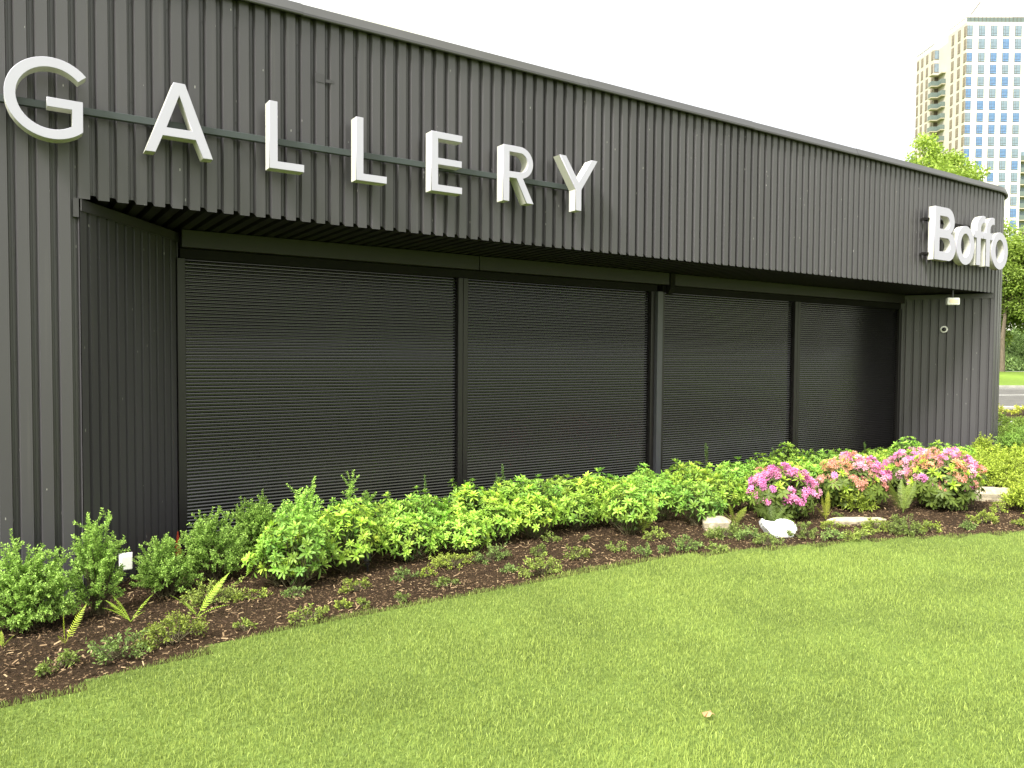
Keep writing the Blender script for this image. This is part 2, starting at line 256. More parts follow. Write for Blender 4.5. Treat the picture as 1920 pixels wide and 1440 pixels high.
g = link('ground', mesh('ground', [(-1500, -1500, -.24), (1500, -1500, -.24), (1500, 1500, -.24), (-1500, 1500, -.24)], [(0, 1, 2, 3)], M_FIELD)); tag(g, kind='structure')
def fbm(x, y, s, o=3):
    return noise.fractal(Vector((x*s, y*s, .3)), 1.0, 2.0, o)
def grid_sheet(name, x0, x1, y0, y1, st, zf, keep, m_, kind='structure'):
    xs = np.arange(x0, x1+st/2, st); ys = np.arange(y0, y1+st/2, st)
    X, Y = np.meshgrid(xs, ys, indexing='ij'); Z = zf(X, Y)
    V = np.stack([X, Y, Z], -1).reshape(-1, 3); ny = len(ys)
    I, J = np.meshgrid(np.arange(len(xs)-1), np.arange(ny-1), indexing='ij')
    a = (I*ny+J).ravel(); F = np.stack([a, a+ny, a+ny+1, a+1], -1)
    c = V[F].mean(1); F = F[keep(c[:, 0], c[:, 1])]
    me = np_mesh(name, V, F, m_); me.polygons.foreach_set('use_smooth', [True]*len(me.polygons))
    return tag(link(name, me), kind=kind)
def lumps(X, Y, amp, s):
    h = np.zeros_like(X)
    for k in range(7):
        a = rng.uniform(0, math.pi); f = s*(1.5**k); ph = rng.uniform(0, 6.28, 2)
        h += np.sin((X*math.cos(a)+Y*math.sin(a))*f+ph[0])*np.sin((Y*math.cos(a)-X*math.sin(a))*f*1.1+ph[1])/(1.3**k)
    return h*amp
grid_sheet('planting_bed', -4, 23, -8, 4.5, .05, lambda X, Y: gz(X, Y)-.005+lumps(X, Y, .0045, 5), lambda x, y: (y > border(x)-.06) & (y < 1.4+3*(x > 14.2)), M_MULCH)
grid_sheet('lawn_soil', -9, 15, -12, -1.5, .15, lambda X, Y: X*0+.004, lambda x, y: y < border(x)-.02, M_TURF)

# mulch chips: thousands of loose slivers
def chips(n):
    x = rng.uniform(-2.5, 15, n*2); y = rng.uniform(-5, 1.1, n*2)
    d = (y > border(x)+.0)
    x, y = x[d][:n], y[d][:n]; k = len(x)
    z = gz(x, y)
    big = rng.random(k) < .06
    L = np.where(big, rng.uniform(.02, .045, k), rng.uniform(.005, .018, k)); Wd = L*rng.uniform(.12, .45, k); Wd = np.minimum(Wd, .009)
    a = rng.uniform(0, 2*math.pi, k); tl = rng.normal(0, .28, k); rl = rng.normal(0, .5, k)
    dx = np.stack([np.cos(a)*np.cos(tl), np.sin(a)*np.cos(tl), np.sin(tl)], -1)
    sd_ = np.stack([-np.sin(a)*np.cos(rl), np.cos(a)*np.cos(rl), np.sin(rl)], -1)
    P = np.stack([x, y, z+.004+np.abs(np.sin(tl))*L*.5+rng.uniform(0, .008, k)], -1)
    A, B = dx*L[:, None]/2, sd_*Wd[:, None]/2
    T = np.array([0, 0, 1.])*.003
    V = np.stack([P-A-B, P-A+B, P+A+B, P+A-B, P-A*.8+T+B*.2, P+A*.8+T+B*.2], 1).reshape(-1, 3)
    b = (np.arange(k)*6)[:, None]
    F = np.concatenate([b+np.array([0, 4, 5, 3]), b+np.array([4, 1, 2, 5])], 0)
    bright = np.where(big, rng.uniform(.2, 1, k), rng.beta(.9, 2.2, k)+.15*(y < border(x)+.35))
    return np_mesh('mulch_chips', V, F, M_CHIP, np.repeat(bright, 6))
M_CHIP = bpy.data.materials.new('bark_chip'); M_CHIP.use_nodes = True
t = M_CHIP.node_tree; p = t.nodes['Principled BSDF']; p.inputs['Roughness'].default_value = .85; p.inputs['Specular IOR Level'].default_value = .2
at = N(t, 'ShaderNodeAttribute', attribute_name='v'); r = N(t, 'ShaderNodeValToRGB'); e = r.color_ramp.elements
e[0].position = 0; e[0].color = (.017, .010, .007, 1); e[1].position = 1; e[1].color = (.40, .29, .17, 1)
k = e.new(.35); k.color = (.052, .031, .017, 1); k = e.new(.7); k.color = (.17, .11, .06, 1)
t.links.new(at.outputs['Fac'], r.inputs[0]); t.links.new(r.outputs[0], p.inputs['Base Color'])
tag(link('mulch_chips', chips(190000)), 'loose dark brown bark mulch covering the bed under the shrubs', 'mulch', kind='stuff')

# grass blades
def grass(n, x0, x1, y0, y1, keep, wid=1., name='grass'):
    x = rng.uniform(x0, x1, n); y = rng.uniform(y0, y1, n)
    d = (y < border(x)+.015+.02*np.sin(x*9)*np.sin(x*23)) & keep(x, y); x, y = x[d], y[d]; k = len(x)
    # patchy growth
    pt = np.zeros(k)
    for q in range(10):
        a = rng.uniform(0, 6.28); f = 1.1*1.4**q; ph = rng.uniform(0, 6.28, 2)
        pt += np.sin((x*math.cos(a)+y*math.sin(a))*f+ph[0])*np.sin((y*math.cos(a)-x*math.sin(a))*f+ph[1])/(1.12**q)
    pt = pt/2.0
    eg = np.clip(1-(border(x)-y)/.22, 0, 1)
    H = rng.uniform(.010, .030, k)*(1+.18*pt+.10*eg)*wid**.3
    Wd = rng.uniform(.0012, .0025, k)*wid
    a = rng.uniform(0, 2*math.pi, k); ln = np.abs(rng.normal(0, .62, k)); la = rng.uniform(0, 2*math.pi, k)
    s_ = np.stack([np.cos(a), np.sin(a), 0*a], -1)*Wd[:, None]/2
    l = np.stack([np.cos(la), np.sin(la), 0*la], -1)*(np.sin(ln)*H)[:, None]
    up = np.zeros((k, 3)); up[:, 2] = H*np.cos(ln)
    P = np.stack([x, y, np.zeros(k)+.004], -1)
    V = np.stack([P-s_, P+s_, P+l*.35+up*.6+s_*.85, P+l*.35+up*.6-s_*.85, P+l+up], 1).reshape(-1, 3)
    b = (np.arange(k)*5)[:, None]
    F = np.concatenate([b+np.array([0, 1, 2]), b+np.array([0, 2, 3]), b+np.array([3, 2, 4])], 0)
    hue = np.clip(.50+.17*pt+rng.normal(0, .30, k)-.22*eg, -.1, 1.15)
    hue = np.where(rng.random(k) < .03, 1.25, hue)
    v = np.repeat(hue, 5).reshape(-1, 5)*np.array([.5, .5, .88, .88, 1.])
    return np_mesh(name, V, F, M_GRASS, v.ravel()), k
def near(x, y): return (y > -6.6+.25*x) & (y < 0)
def in_view(x, y):
    dx, dy = x-CAM.x, y-CAM.y
    zc = dx*fwd.x+dy*fwd.y; xc = dx*rgt.x+dy*rgt.y
    return (zc > 2.2) & (np.abs(xc/np.maximum(zc, .1)) < .80)
def dist(x, y): return np.hypot(x-CAM.x, y-CAM.y)
def keepA(x, y): return in_view(x, y) & (rng.random(len(x)) < np.clip((4.2/dist(x, y))**1.1, .3, 1))
def keepB(x, y): return ~in_view(x, y)
GC = (.32, .405, .10)
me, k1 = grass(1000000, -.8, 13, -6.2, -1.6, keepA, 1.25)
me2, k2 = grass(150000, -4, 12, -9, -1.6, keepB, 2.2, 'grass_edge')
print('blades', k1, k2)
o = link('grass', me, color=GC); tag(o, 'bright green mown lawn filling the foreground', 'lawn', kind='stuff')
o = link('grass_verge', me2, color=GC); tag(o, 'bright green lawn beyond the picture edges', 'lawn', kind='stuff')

# far side: kerbs, road, bank, walls (a = metres to the right, b = metres ahead)
fh = Vector((math.cos(TH), math.sin(TH), 0))
def P(a, b, z=0.): q = CAM+rgt*a+fh*b; return Vector((q.x, q.y, z))
def slab(name, pts, z0, z1, m_, kind='structure', **k):
    n = len(pts); vs = [(*p.xy, z0) for p in pts]+[(*p.xy, z1) for p in pts]
    fs = [tuple(range(n-1, -1, -1)), tuple(range(n, 2*n))]+[(i, (i+1) % n, n+(i+1) % n, n+i) for i in range(n)]
    return tag(link(name, mesh(name, vs, fs, m_)), kind=kind, **k)
slab('road', [P(9, 24.9), P(70, 24.9), P(70, 44), P(9, 44)], -.23, 0, M_ASPH)
M_LINE = mat('road_paint', (.72, .71, .68), .6, .3, noise_amt=.12, noise_scale=8)
for i, (a0, b0, a1, b1) in enumerate([(18, 33.6, 32, 37.5), (19.6, 28.4, 34, 32.2), (22, 41.5, 30, 42.6)]):
    d = (P(a1, b1)-P(a0, b0)).normalized(); n_ = Vector((-d.y, d.x, 0))*.09
    A, B = P(a0, b0), P(a1, b1)
    l = link('road_marking', mesh('road_marking', [(*(A-n_).xy, .004), (*(B-n_).xy, .004), (*(B+n_).xy, .004), (*(A+n_).xy, .004)], [(0, 1, 2, 3)], M_LINE)); tag(l, kind='structure')
slab('kerb', [P(9, 44.0), P(70, 44.0), P(70, 44.3), P(9, 44.3)], -.23, .13, M_CONC)
slab('kerb', [P(9, 24.3), P(70, 24.3), P(70, 24.9), P(9, 24.9)], -.23, .10, M_CONC)
slab('kerb', [P(9.5, 18.3), P(40, 21.5), P(40, 21.85), P(9.5, 18.6)], -.23, .10, M_CONC)
slab('verge_soil', [P(9.5, 18.6), P(40, 21.85), P(40, 24.3), P(9.5, 24.3)], -.23, .03, M_MULCH)
def ribbon(name, rows, m_):
    vs = [P(a, b, z) for b, z in rows for a in (5, 25, 45, 70)]
    fs = [(4*i+j, 4*i+j+1, 4*i+j+5, 4*i+j+4) for i in range(len(rows)-1) for j in range(3)]
    return tag(link(name, mesh(name, vs, fs, m_)), kind='structure')
ribbon('far_lawn', [(44.3, .12), (50, .25), (55, .42), (60, .68)], M_FIELD)
ribbon('far_path', [(60.004, .69), (60.7, .70)], M_CONC)
ribbon('ivy_bank', [(60.7, .70), (62, 1.3), (65, 2.6), (68, 3.7), (70, 3.8)], M_IVY)

# ------------------------------------------------------------------ the gallery building
H_TOP, H_SOF, PITCH = 4.325, 2.685, .122
XL, XR, RAD = .43, 13.45, 1.2
bld = empty('gallery_building', (0, 0, 0)); tag(bld, 'low charcoal gallery building clad in ribbed metal with closed roller shutters', 'building')
def plan(s):     # outer wall line; s = distance along it from x = 0; returns point and outward normal
    if s <= XR: return (s, 0.), (0., -1.)
    a = (s-XR)/RAD
    if a < math.pi/2: return (XR+RAD*math.sin(a), RAD-RAD*math.cos(a)), (math.sin(a), -math.cos(a))
    return (XR+RAD, RAD+(s-XR-RAD*math.pi/2)), (1., 0.)
def seg_plan(A, B, n):
    L = math.dist(A, B); d = ((B[0]-A[0])/L, (B[1]-A[1])/L)
    return (lambda s: ((A[0]+d[0]*s, A[1]+d[1]*s), n)), L
# one period of the profile: (fraction, depth inwards)
PROF_WALL = [(0, .0), (.57, .0), (.61, .038), (.71, .038), (.725, .035), (.83, .035), (.845, .038), (.88, .038), (.985, .0025), (1.0, .0)]
PROF_SIDE = [(0, .0), (.66, .0), (.69, .034), (.80, .034), (.815, .031), (.88, .031), (.895, .034), (.93, .034), (1.0, .0)]
PROF = PROF_WALL
def ribs(name, fn, s0, s1, z0, z1, notch=0., off=0., phase=0.):
    vs, fs = [], []
    pts = []
    i = math.floor((s0-phase)/PITCH)
    while phase+i*PITCH < s1:
        for f_, dp in PROF[:-1]:
            s = phase+(i+f_)*PITCH
            if s0-1e-6 <= s < s1-1e-6: pts.append((s, dp))
        i += 1
    def dep_at(s):
        f_ = ((s-phase)/PITCH) % 1
        for (a, da), (b, db) in zip(PROF, PROF[1:]):
            if a <= f_ <= b: return da+(db-da)*(f_-a)/(b-a)
    if pts[0][0]-s0 > 1e-4: pts.insert(0, (s0, dep_at(s0)))
    pts.append((s1, dep_at(s1)))
    for s, dp in pts:
        (x, y), (nx, ny) = fn(s)
        d_ = dp-off
        zb = z0+(notch if dp > .02 else 0)
        vs += [(x-nx*d_, y-ny*d_, zb), (x-nx*d_, y-ny*d_, z1)]
    for j in range(len(pts)-1): fs.append((2*j, 2*j+2, 2*j+3, 2*j+1))
    return link(name, mesh(name, vs, fs, M_CLAD), bld)
PW = PITCH*6
PHASE = .437-PITCH*.0   # a flat starts where the recess starts
k0 = PHASE-PW*6
# left of the recess: full height
s = k0
while s < PHASE-.01:
    ribs('cladding_panel', plan, s, s+PW+(0 if s+PW < PHASE-.01 else 0), -.32, H_TOP, off=random.uniform(0, .002), phase=PHASE); s += PW
# above the recess
s = PHASE
while s < XR-.01:
    e_ = min(s+PW, XR); ribs('cladding_panel', plan, s, e_, H_SOF, H_TOP, notch=.034, off=random.uniform(0, .002), phase=PHASE); s = e_
# rounded corner and far side
s = XR
while s < XR+RAD*math.pi/2+9:
    ribs('cladding_panel', plan, s, s+PW, -.3, H_TOP, off=random.uniform(0, .0015), phase=PHASE); s += PW
# splayed sides of the recess
LW0, LW1 = (XL+.012, 0.), (1.29, 1.2)
nl = (LW1[1]-LW0[1], -(LW1[0]-LW0[0])); q = math.hypot(*nl); nl = (nl[0]/q, nl[1]/q)
fn, L1 = seg_plan(LW0, LW1, nl)
PROF = PROF_SIDE
for a, b in ((0, L1/2), (L1/2, L1)): ribs('recess_panel', fn, a, b, -.3, H_SOF-.06)
RW0, RW1 = (12.76, 1.2), (XR, .0)
nr = (-(RW0[1]-RW1[1]), -(RW1[0]-RW0[0])); q = math.hypot(*nr); nr = (nr[0]/q, nr[1]/q)
fn2, L2 = seg_plan(RW0, RW1, nr)
for a, b in ((0, L2/2), (L2/2, L2)): ribs('recess_panel', fn2, a, b, -.3, H_SOF-.06)
PROF = PROF_WALL
# flashings at the heads of the splayed sides and at the recess corner
def strip(name, A, B, n, z0, z1, th=.006, off=.012, m_=None):
    a0 = (A[0]+n[0]*off, A[1]+n[1]*off); b0 = (B[0]+n[0]*off, B[1]+n[1]*off)
    a1 = (a0[0]-n[0]*th, a0[1]-n[1]*th); b1 = (b0[0]-n[0]*th, b0[1]-n[1]*th)
    vs = [(*q, z) for z in (z0, z1) for q in (a0, b0, b1, a1)]
    return link(name, mesh(name, vs, [(3, 2, 1, 0), (4, 5, 6, 7), (0, 1, 5, 4), (1, 2, 6, 5), (2, 3, 7, 6), (3, 0, 4, 7)], m_ or M_TRIM), bld)
strip('head_flashing', LW0, LW1, nl, H_SOF-.085, H_SOF-.004)
strip('head_flashing', RW0, RW1, nr, H_SOF-.085, H_SOF-.004)
strip('corner_flashing', (PHASE-.036, 0), (PHASE-.001, 0), (0, -1), H_SOF-.13, H_SOF+.0, off=.004, th=.028)
# soffit: ribbed metal running front to back
vs, fs = [], []; x = .2; j = 0
while x < XR+.05:
    for f_, dp in PROF[:-1]:
        xx = x+f_*PITCH
        if xx > XR+.3: break
        vs += [(xx, .034, H_SOF+.018+dp), (xx, 1.36, H_SOF+.018+dp)]
    x += PITCH
fs = [(2*i, 2*i+1, 2*i+3, 2*i+2) for i in range(len(vs)//2-1)]
link('soffit', mesh('soffit', vs, fs, M_BOX), bld)
# body behind the cladding
mb = MB()
mb.box((-3.9, .05, -.3), (.46, 8, H_TOP-.02)); mb.box((.46, .05, H_SOF+.07), (XR-.3, 8, H_TOP-.02)); mb.box((.46, 1.42, -.3), (XR-.3, 8, H_SOF+.07))
link('inner_wall', mb.me('inner_wall', M_DARK), bld)
vs = [(-3.9, .05), (XR, .05)]+[(XR+(RAD-.05)*math.sin(a), RAD-(RAD-.05)*math.cos(a)) for a in np.linspace(.1, math.pi/2, 10)]+[(XR+RAD-.05, 10), (-3.9, 10)]
n_ = len(vs); V = [(*q, H_TOP-.01) for q in vs]+[(*q, H_TOP+.06) for q in vs]
F = [tuple(range(n_-1, -1, -1)), tuple(range(n_, 2*n_))]+[(i, (i+1) % n_, n_+(i+1) % n_, n_+i) for i in range(n_)]
link('roof', mesh('roof', V, F, M_TRIM), bld)
# right corner core
vs = [(XR-.25, .06), (XR, .06)]+[(XR+(RAD-.06)*math.sin(a), RAD-(RAD-.06)*math.cos(a)) for a in np.linspace(.1, math.pi/2, 10)]+[(XR+RAD-.06, 10), (13.0, 10), (12.95, 1.2)]
n_ = len(vs); V = [(*q, -.3) for q in vs]+[(*q, H_TOP-.03) for q in vs]
F = [tuple(range(n_-1, -1, -1)), tuple(range(n_, 2*n_))]+[(i, (i+1) % n_, n_+(i+1) % n_, n_+i) for i in range(n_)]
# coping sections
joints = [-3.9, -1.0, 2.01, 4.95, 7.45, 9.55, 12.1, 14.2, 16.0, 18.2]
CPROF = [(.048, -.012), (.052, -.006), (.052, .012), (.022, .088), (-.07, .100), (-.30, .092), (-.30, .06), (.0, .02), (.030, -.012)]
for i in range(len(joints)-1):
    a, b = joints[i], joints[i+1]+.006
    n = max(2, int((b-a)/.12)) if b > XR else 2
    bump_ = .0025*(i % 2); vs, fs = [], []
    kk = len(CPROF)
    for j in range(n+1):
        (x, y), (nx, ny) = plan(a+(b-a)*j/n)
        for o_, z_ in CPROF: vs.append((x+nx*(o_+bump_), y+ny*(o_+bump_), H_TOP+z_+bump_))
    for j in range(n):
        for k_ in range(kk): fs.append((j*kk+k_, (j+1)*kk+k_, (j+1)*kk+(k_+1) % kk, j*kk+(k_+1) % kk))
    fs += [tuple(range(kk)), tuple(n*kk+k_ for k_ in reversed(range(kk)))]
    me = mesh('coping', vs, fs, M_COPE)
    link('coping', me, bld)
# fixings: rivets in the grooves, a small patch plate, seam plate
mb = MB()
def rivet(s, z, d=.024):
    (x, y), (nx, ny) = plan(s); mb.cyl((x-nx*d, y-ny*d, z), (x-nx*(d-.006), y-ny*(d-.006), z), .0045, .003, 6)
for i in range(-30, 110):
    s = PHASE+(i+.82)*PITCH
    for z in (4.12, 3.42):
        if i % 2 == 0: rivet(s, z+random.uniform(-.02, .02))
    if i < 0 and i % 2 == 0:
        for z in (2.28, 1.55, .75): rivet(s, z)
link('rivets', mb.me('rivets', M_TRIM), bld)['kind'] = 'stuff'
o = link('patch_plate', MB().box((2.135, -.004, 3.83), (2.205, .0, 3.90)).me('patch_plate', M_TRIM), bld)
o = link('patch_plate', MB().box((2.22, -.003, 3.84), (2.29, .0, 3.865)).me('patch_plate', M_TRIM), bld)

# header boxes and posts of the shutters
Y0 = 1.2
def bx(name, a, b, m_, bv=.004):
    me = MB().box(a, b).me(name, m_); bevel(me, bv); return link(name, me, bld)
bx('shutter_header', (1.30, Y0-.115, 2.545), (4.345, Y0+.12, 2.70), M_BOX)
bx('shutter_header', (4.352, Y0-.117, 2.545), (7.225, Y0+.12, 2.70), M_BOX)
bx('shutter_header', (7.33, Y0-.085, 2.545), (12.80, Y0+.12, 2.70), M_BOX)
bx('header_base', (1.30, Y0-.03, 2.455), (7.10, Y0+.10, 2.544), M_DARK)
bx('header_base', (7.20, Y0-.03, 2.455), (12.80, Y0+.10, 2.544), M_DARK)
bx('guide_rail', (1.27, Y0-.05, -.3), (1.34, Y0+.05, 2.455), M_BOX)
bx('guide_rail', (4.125, Y0-.05, -.3), (4.183, Y0+.05, 2.455), M_BOX)
bx('guide_rail', (4.189, Y0-.05, -.3), (4.247, Y0+.05, 2.455), M_BOX)
bx('guide_rail', (6.982, Y0-.05, -.3), (7.045, Y0+.05, 2.455), M_BOX)
bx('grey_post', (7.047, Y0-.10, -.3), (7.135, Y0+.05, 2.455), M_POST)
bx('guide_rail', (7.165, Y0-.05, -.3), (7.215, Y0+.05, 2.455), M_BOX)
bx('guide_rail', (9.915, Y0-.05, -.3), (9.978, Y0+.05, 2.455), M_BOX)
bx('guide_rail', (9.983, Y0-.05, -.3), (10.045, Y0+.05, 2.455), M_BOX)
bx('guide_rail', (12.72, Y0-.05, -.3), (12.79, Y0+.05, 2.455), M_BOX)
me = MB().prism([(Y0-.13, 2.70), (Y0-.13, 2.50), (Y0-.09, 2.44), (Y0-.05, 2.43), (Y0-.05, 2.47), (Y0-.06, 2.70)], 7.235, 7.32).me('down_pipe', M_DARK)
link('drain_bend', me, bld)
# roller shutters: every slat a part
SP = .0312
for (xa, xb, lab) in ((1.345, 4.122, 'black roller shutter, widest and nearest, between the splayed wall and first mullion'),
                      (4.250, 6.979, 'black roller shutter between the double black mullion and the grey post'),
                      (7.218, 9.912, 'black roller shutter just right of the grey post'),
                      (10.048, 12.717, 'black roller shutter at the far end beside the recess side wall')):
    sh = empty('roller_shutter', (xa, Y0, 0)); tag(sh, lab, 'roller shutter', 'closed roller shutters in the recess')
    w_ = xb-xa
    pr = [(.006, .0), (-.009, .0030), (-.0105, .0058), (-.0102, .0090), (-.0085, .0140), (-.0050, .0190), (.0035, .0228), (.016, .0238), (.016, SP), (.019, SP), (.019, 0)]
    sl = MB().prism(pr, 0, w_).me('slat', M_SLAT)
    n = int((2.46+.2)/SP)
    for i in range(n):
        link('slat', sl, sh, loc=(0, random.uniform(-.0006, .0006), -.2+i*SP), rot=(random.uniform(-.010, .010), 0, 0))

# ------------------------------------------------------------------ lettering
def arc(cx, cz, r_, a0, a1, n=14, rz=None):
    rz = rz or r_
    return [(cx+r_*math.cos(R(a0+(a1-a0)*i/n)), cz+rz*math.sin(R(a0+(a1-a0)*i/n))) for i in range(n+1)]
def letter(parent, contours, x, yface, z, depth, lab):
    root = bpy.data.objects.new('letter', None); COL.objects.link(root); root.parent = parent
    root.location = (x-parent.location.x, yface-parent.location.y, z-parent.location.z); root['label'] = lab
    cu = bpy.data.curves.new('f', 'CURVE'); cu.dimensions = '2D'; cu.fill_mode = 'BOTH'
    for c in contours:
        sp = cu.splines.new('POLY'); sp.points.add(len(c)-1)
        for i, (a, b) in enumerate(c): sp.points[i].co = (a, b, 0, 1)
        sp.use_cyclic_u = True
    cu.extrude = .004; cu.bevel_depth = .0025; cu.bevel_resolution = 1; cu.offset = -.002
    tmp = bpy.data.objects.new('tmp', cu); COL.objects.link(tmp)
    bpy.context.view_layer.update()
    me = bpy.data.meshes.new_from_object(tmp.evaluated_get(bpy.context.evaluated_depsgraph_get()))
    bpy.data.objects.remove(tmp)
    me.transform(Matrix.Rotation(math.pi/2, 4, 'X')); me.materials.clear(); me.materials.append(M_FACE)
    link('letter_face', me, root, loc=(0, .0065, 0))
    # the return: the same outline drawn back to the wall side, with a back plate
    vs, fs = [], []
    for c in contours:
        n0 = len(vs); n = len(c)
        vs += [(a, .012, b) for a, b in c]+[(a, depth, b) for a, b in c]
        fs += [(n0+i, n0+(i+1) % n, n0+n+(i+1) % n, n0+n+i) for i in range(n)]
    link('letter_return', mesh('letter_return', vs, fs, M_RET), root)
    cu.extrude = .002; cu.bevel_depth = 0; cu.offset = -.001
    tmp = bpy.data.objects.new('tmp', cu); COL.objects.link(tmp); bpy.context.view_layer.update()
    me = bpy.data.meshes.new_from_object(tmp.evaluated_get(bpy.context.evaluated_depsgraph_get()))
    bpy.data.objects.remove(tmp); me.transform(Matrix.Rotation(math.pi/2, 4, 'X')); me.materials.clear(); me.materials.append(M_RET)
    link('letter_back', me, root, loc=(0, depth-.003, 0))
    return root
h = .512
Gc = [arc(.27, .258, .268, 41, 312, 40)+[(.45, .065), (.45, .263), (.24, .263), (.24, .203), (.386, .203), (.386, .09)]+arc(.27, .258, .204, 305, 41, 34)]
Ac = [[(0, 0), (.19, h), (.267, h), (.457, 0), (.388, 0), (.338, .125), (.117, .125), (.068, 0)], [(.141, .185), (.228, .425), (.315, .185)]]
Lc = [[(0, 0), (.27, 0), (.27, .057), (.062, .057), (.062, h), (0, h)]]
Ec = [[(0, 0), (.304, 0), (.304, .057), (.064, .057), (.064, .232), (.300, .232), (.300, .288), (.064, .288), (.064, h-.057), (.304, h-.057), (.304, h), (0, h)]]
Rc = [[(0, 0), (.066, 0), (.066, .218), (.145, .218), (.262, 0), (.340, 0), (.215, .226)]+arc(.185, h-.146, .146, -78, 90, 18)+[(0, h)],
      [(.066, .275), (.066, h-.057)]+arc(.185, h-.1465, .0885, 90, -90, 14)]
Yc = [[(.2, 0), (.267, 0), (.267, .205), (.467, h), (.393, h), (.2335, .275), (.074, h), (0, h), (.2, .205)]]
gs = empty('gallery_sign', (0, 0, 3.03)); tag(gs, 'white raised capital letters spelling GALLERY on a dark rail across the cladding', 'sign')
me = MB().box((-3.0, -.075, .222), (4.78, -.035, .272)).me('mounting_rail', M_RAIL); bevel(me, .003); link('mounting_rail', me, gs)
mb = MB()
for x in np.arange(-2.8, 4.8, .61): mb.box((x, -.037, .232), (x+.03, .004, .262))
link('rail_brackets', mb.me('rail_brackets', M_RAIL), gs)
for c, x, nm in ((Gc, .005, 'white capital letter G'), (Ac, .837, 'white capital letter A'), (Lc, 1.708, 'white capital letter L, first of the two'), (Lc, 2.411, 'white capital letter L, second of the two'),
                 (Ec, 3.10, 'white capital letter E'), (Rc, 3.839, 'white capital letter R'), (Yc, 4.484, 'white capital letter Y')):
    letter(gs, c, x, -.19, 3.037, .112, nm)
H = .765
Bc = [[(0, 0), (.385, 0)]+arc(.385, .205, .207, -90, 70, 18)+arc(.35, H-.193, .193, -60, 90, 16)+[(0, H)],
      [(.135, .125), (.135, .325)]+arc(.345, .225, .1, 90, -90, 12),
      [(.135, .452), (.135, H-.125)]+arc(.32, .546, .094, 90, -90, 12)]
Oc = [arc(.262, .268, .262, 0, 351, 39, .292), arc(.262, .268, .138, 0, 345, 23, .178)]
Fc = [[(0, 0), (.125, 0), (.125, .415), (.205, .415), (.205, .52), (.125, .52), (.125, .57)]+arc(.215, .57, .09, 180, 100, 8)+[(.252, .657), (.252, .757)]+arc(.205, .56, .205, 90, 180, 10)+[(0, .52), (-.075, .52), (-.075, .415), (0, .415)]]
bs = empty('name_sign', (11.2, 0, 3.0)); tag(bs, 'bold white raised letters reading Boffo at the far end of the wall', 'sign')
for z in (.12, .62):
    me = MB().box((-.03, -.075, z), (1.9, -.04, z+.04)).me('mounting_rail', M_DARK); link('mounting_rail', me, bs)
mb = MB()
for x in np.arange(0, 2.0, .35):
    for z in (.12, .62): mb.box((x, -.12, z+.005), (x+.03, .004, z+.035))
link('rail_brackets', mb.me('rail_brackets', M_DARK), bs)
for c, x, nm in ((Bc, 11.232, 'white capital letter B'), (Oc, 11.846, 'white small letter o, first of the two'), (Fc, 12.433, 'white small letter f, first of the two'),
                 (Fc, 12.722, 'white small letter f, second of the two'), (Oc, 12.902, 'white small letter o, last letter')):
    letter(bs, c, x, -.2, 3.05, .095, nm)

# ------------------------------------------------------------------ small fittings
VR = TH-math.pi/2      # faces the viewer
M_WHITE = mat('white_plastic', (.78, .77, .74), .4, .4, noise_amt=.04)
M_BLK = mat('black_plastic', (.015, .015, .016), .3, .5, noise_amt=.1)
fl = empty('flood_light', (12.36, .1, 2.51), VR); tag(fl, 'small white flood light hanging under the soffit near the far corner', 'light fitting')
me = MB().box((-.095, -.04, -.06), (.095, .03, .05)).me('housing', M_WHITE); bevel(me, .008, 2); link('housing', me, fl)
me = MB().box((-.07, -.046, -.03), (.07, -.0405, .022)).me('lens', mat('frosted_lens', (.8, .68, .5), .3, .5, noise_amt=.05)); link('lens', me, fl)
me = MB().cyl((.0, 0, .04), (.0, 0, .19), .014).box((-.05, -.03, .18), (.05, .03, .2)).me('bracket', M_BLK); link('bracket', me, fl)
an = math.atan2(nr[1], nr[0])+math.pi/2
cm = empty('dome_camera', (13.10+nr[0]*.002, .605+nr[1]*.002, 2.10), an); tag(cm, 'round white security camera with black dome on the recess side wall', 'camera')
me = MB().cyl((0, .03, 0), (0, -.03, 0), .062, .055, 20).me('base_ring', M_WHITE); link('base_ring', me, cm)
me = bpy.data.meshes.new('dome'); bm = bmesh.new(); bmesh.ops.create_uvsphere(bm, u_segments=16, v_segments=10, radius=.034); bm.to_mesh(me); bm.free(); me.materials.append(M_BLK)
me.polygons.foreach_set('use_smooth', [True]*len(me.polygons)); link('dome', me, cm, loc=(0, -.032, 0))
ob = empty('outlet_box', (.705, 0, .09)); tag(ob, 'white weatherproof outlet box low on the ribbed wall behind the shrubs', 'outlet box')
me = MB().box((-.038, -.075, -.052), (.038, .03, .05)).me('cover', M_WHITE); bevel(me, .006, 2); link('cover', me, ob)
me = MB().box((-.044, -.012, -.06), (.044, .001, .058)).me('base_plate', M_WHITE); link('base_plate', me, ob)
rc = tag(link('ground_marker', MB().cyl((1.215, .9, -.14), (1.215, .9, .07), .034, .004, 10).me('ground_marker', mat('red_plastic', (.42, .05, .02), .5, .4, noise_amt=.15)), ), 'small red cone marker standing in the corner of the recess', 'marker')
sp = empty('spot_light', (2.40, -.45, -.135)); tag(sp, 'black landscape spotlight on a stake under the yellow-green shrubs', 'spotlight')
link('stake', MB().cyl((0, 0, -.08), (0, 0, .09), .009).cyl((0, 0, .05), (0, 0, .07), .018).me('stake', M_BLK), sp)
link('lamp_head', MB().cyl((0, 0, .085), (.005, .02, .20), .028, .034, 14).cyl((.005, .02, .20), (.006, .024, .212), .038, .038, 14).me('lamp_head', M_BLK), sp)

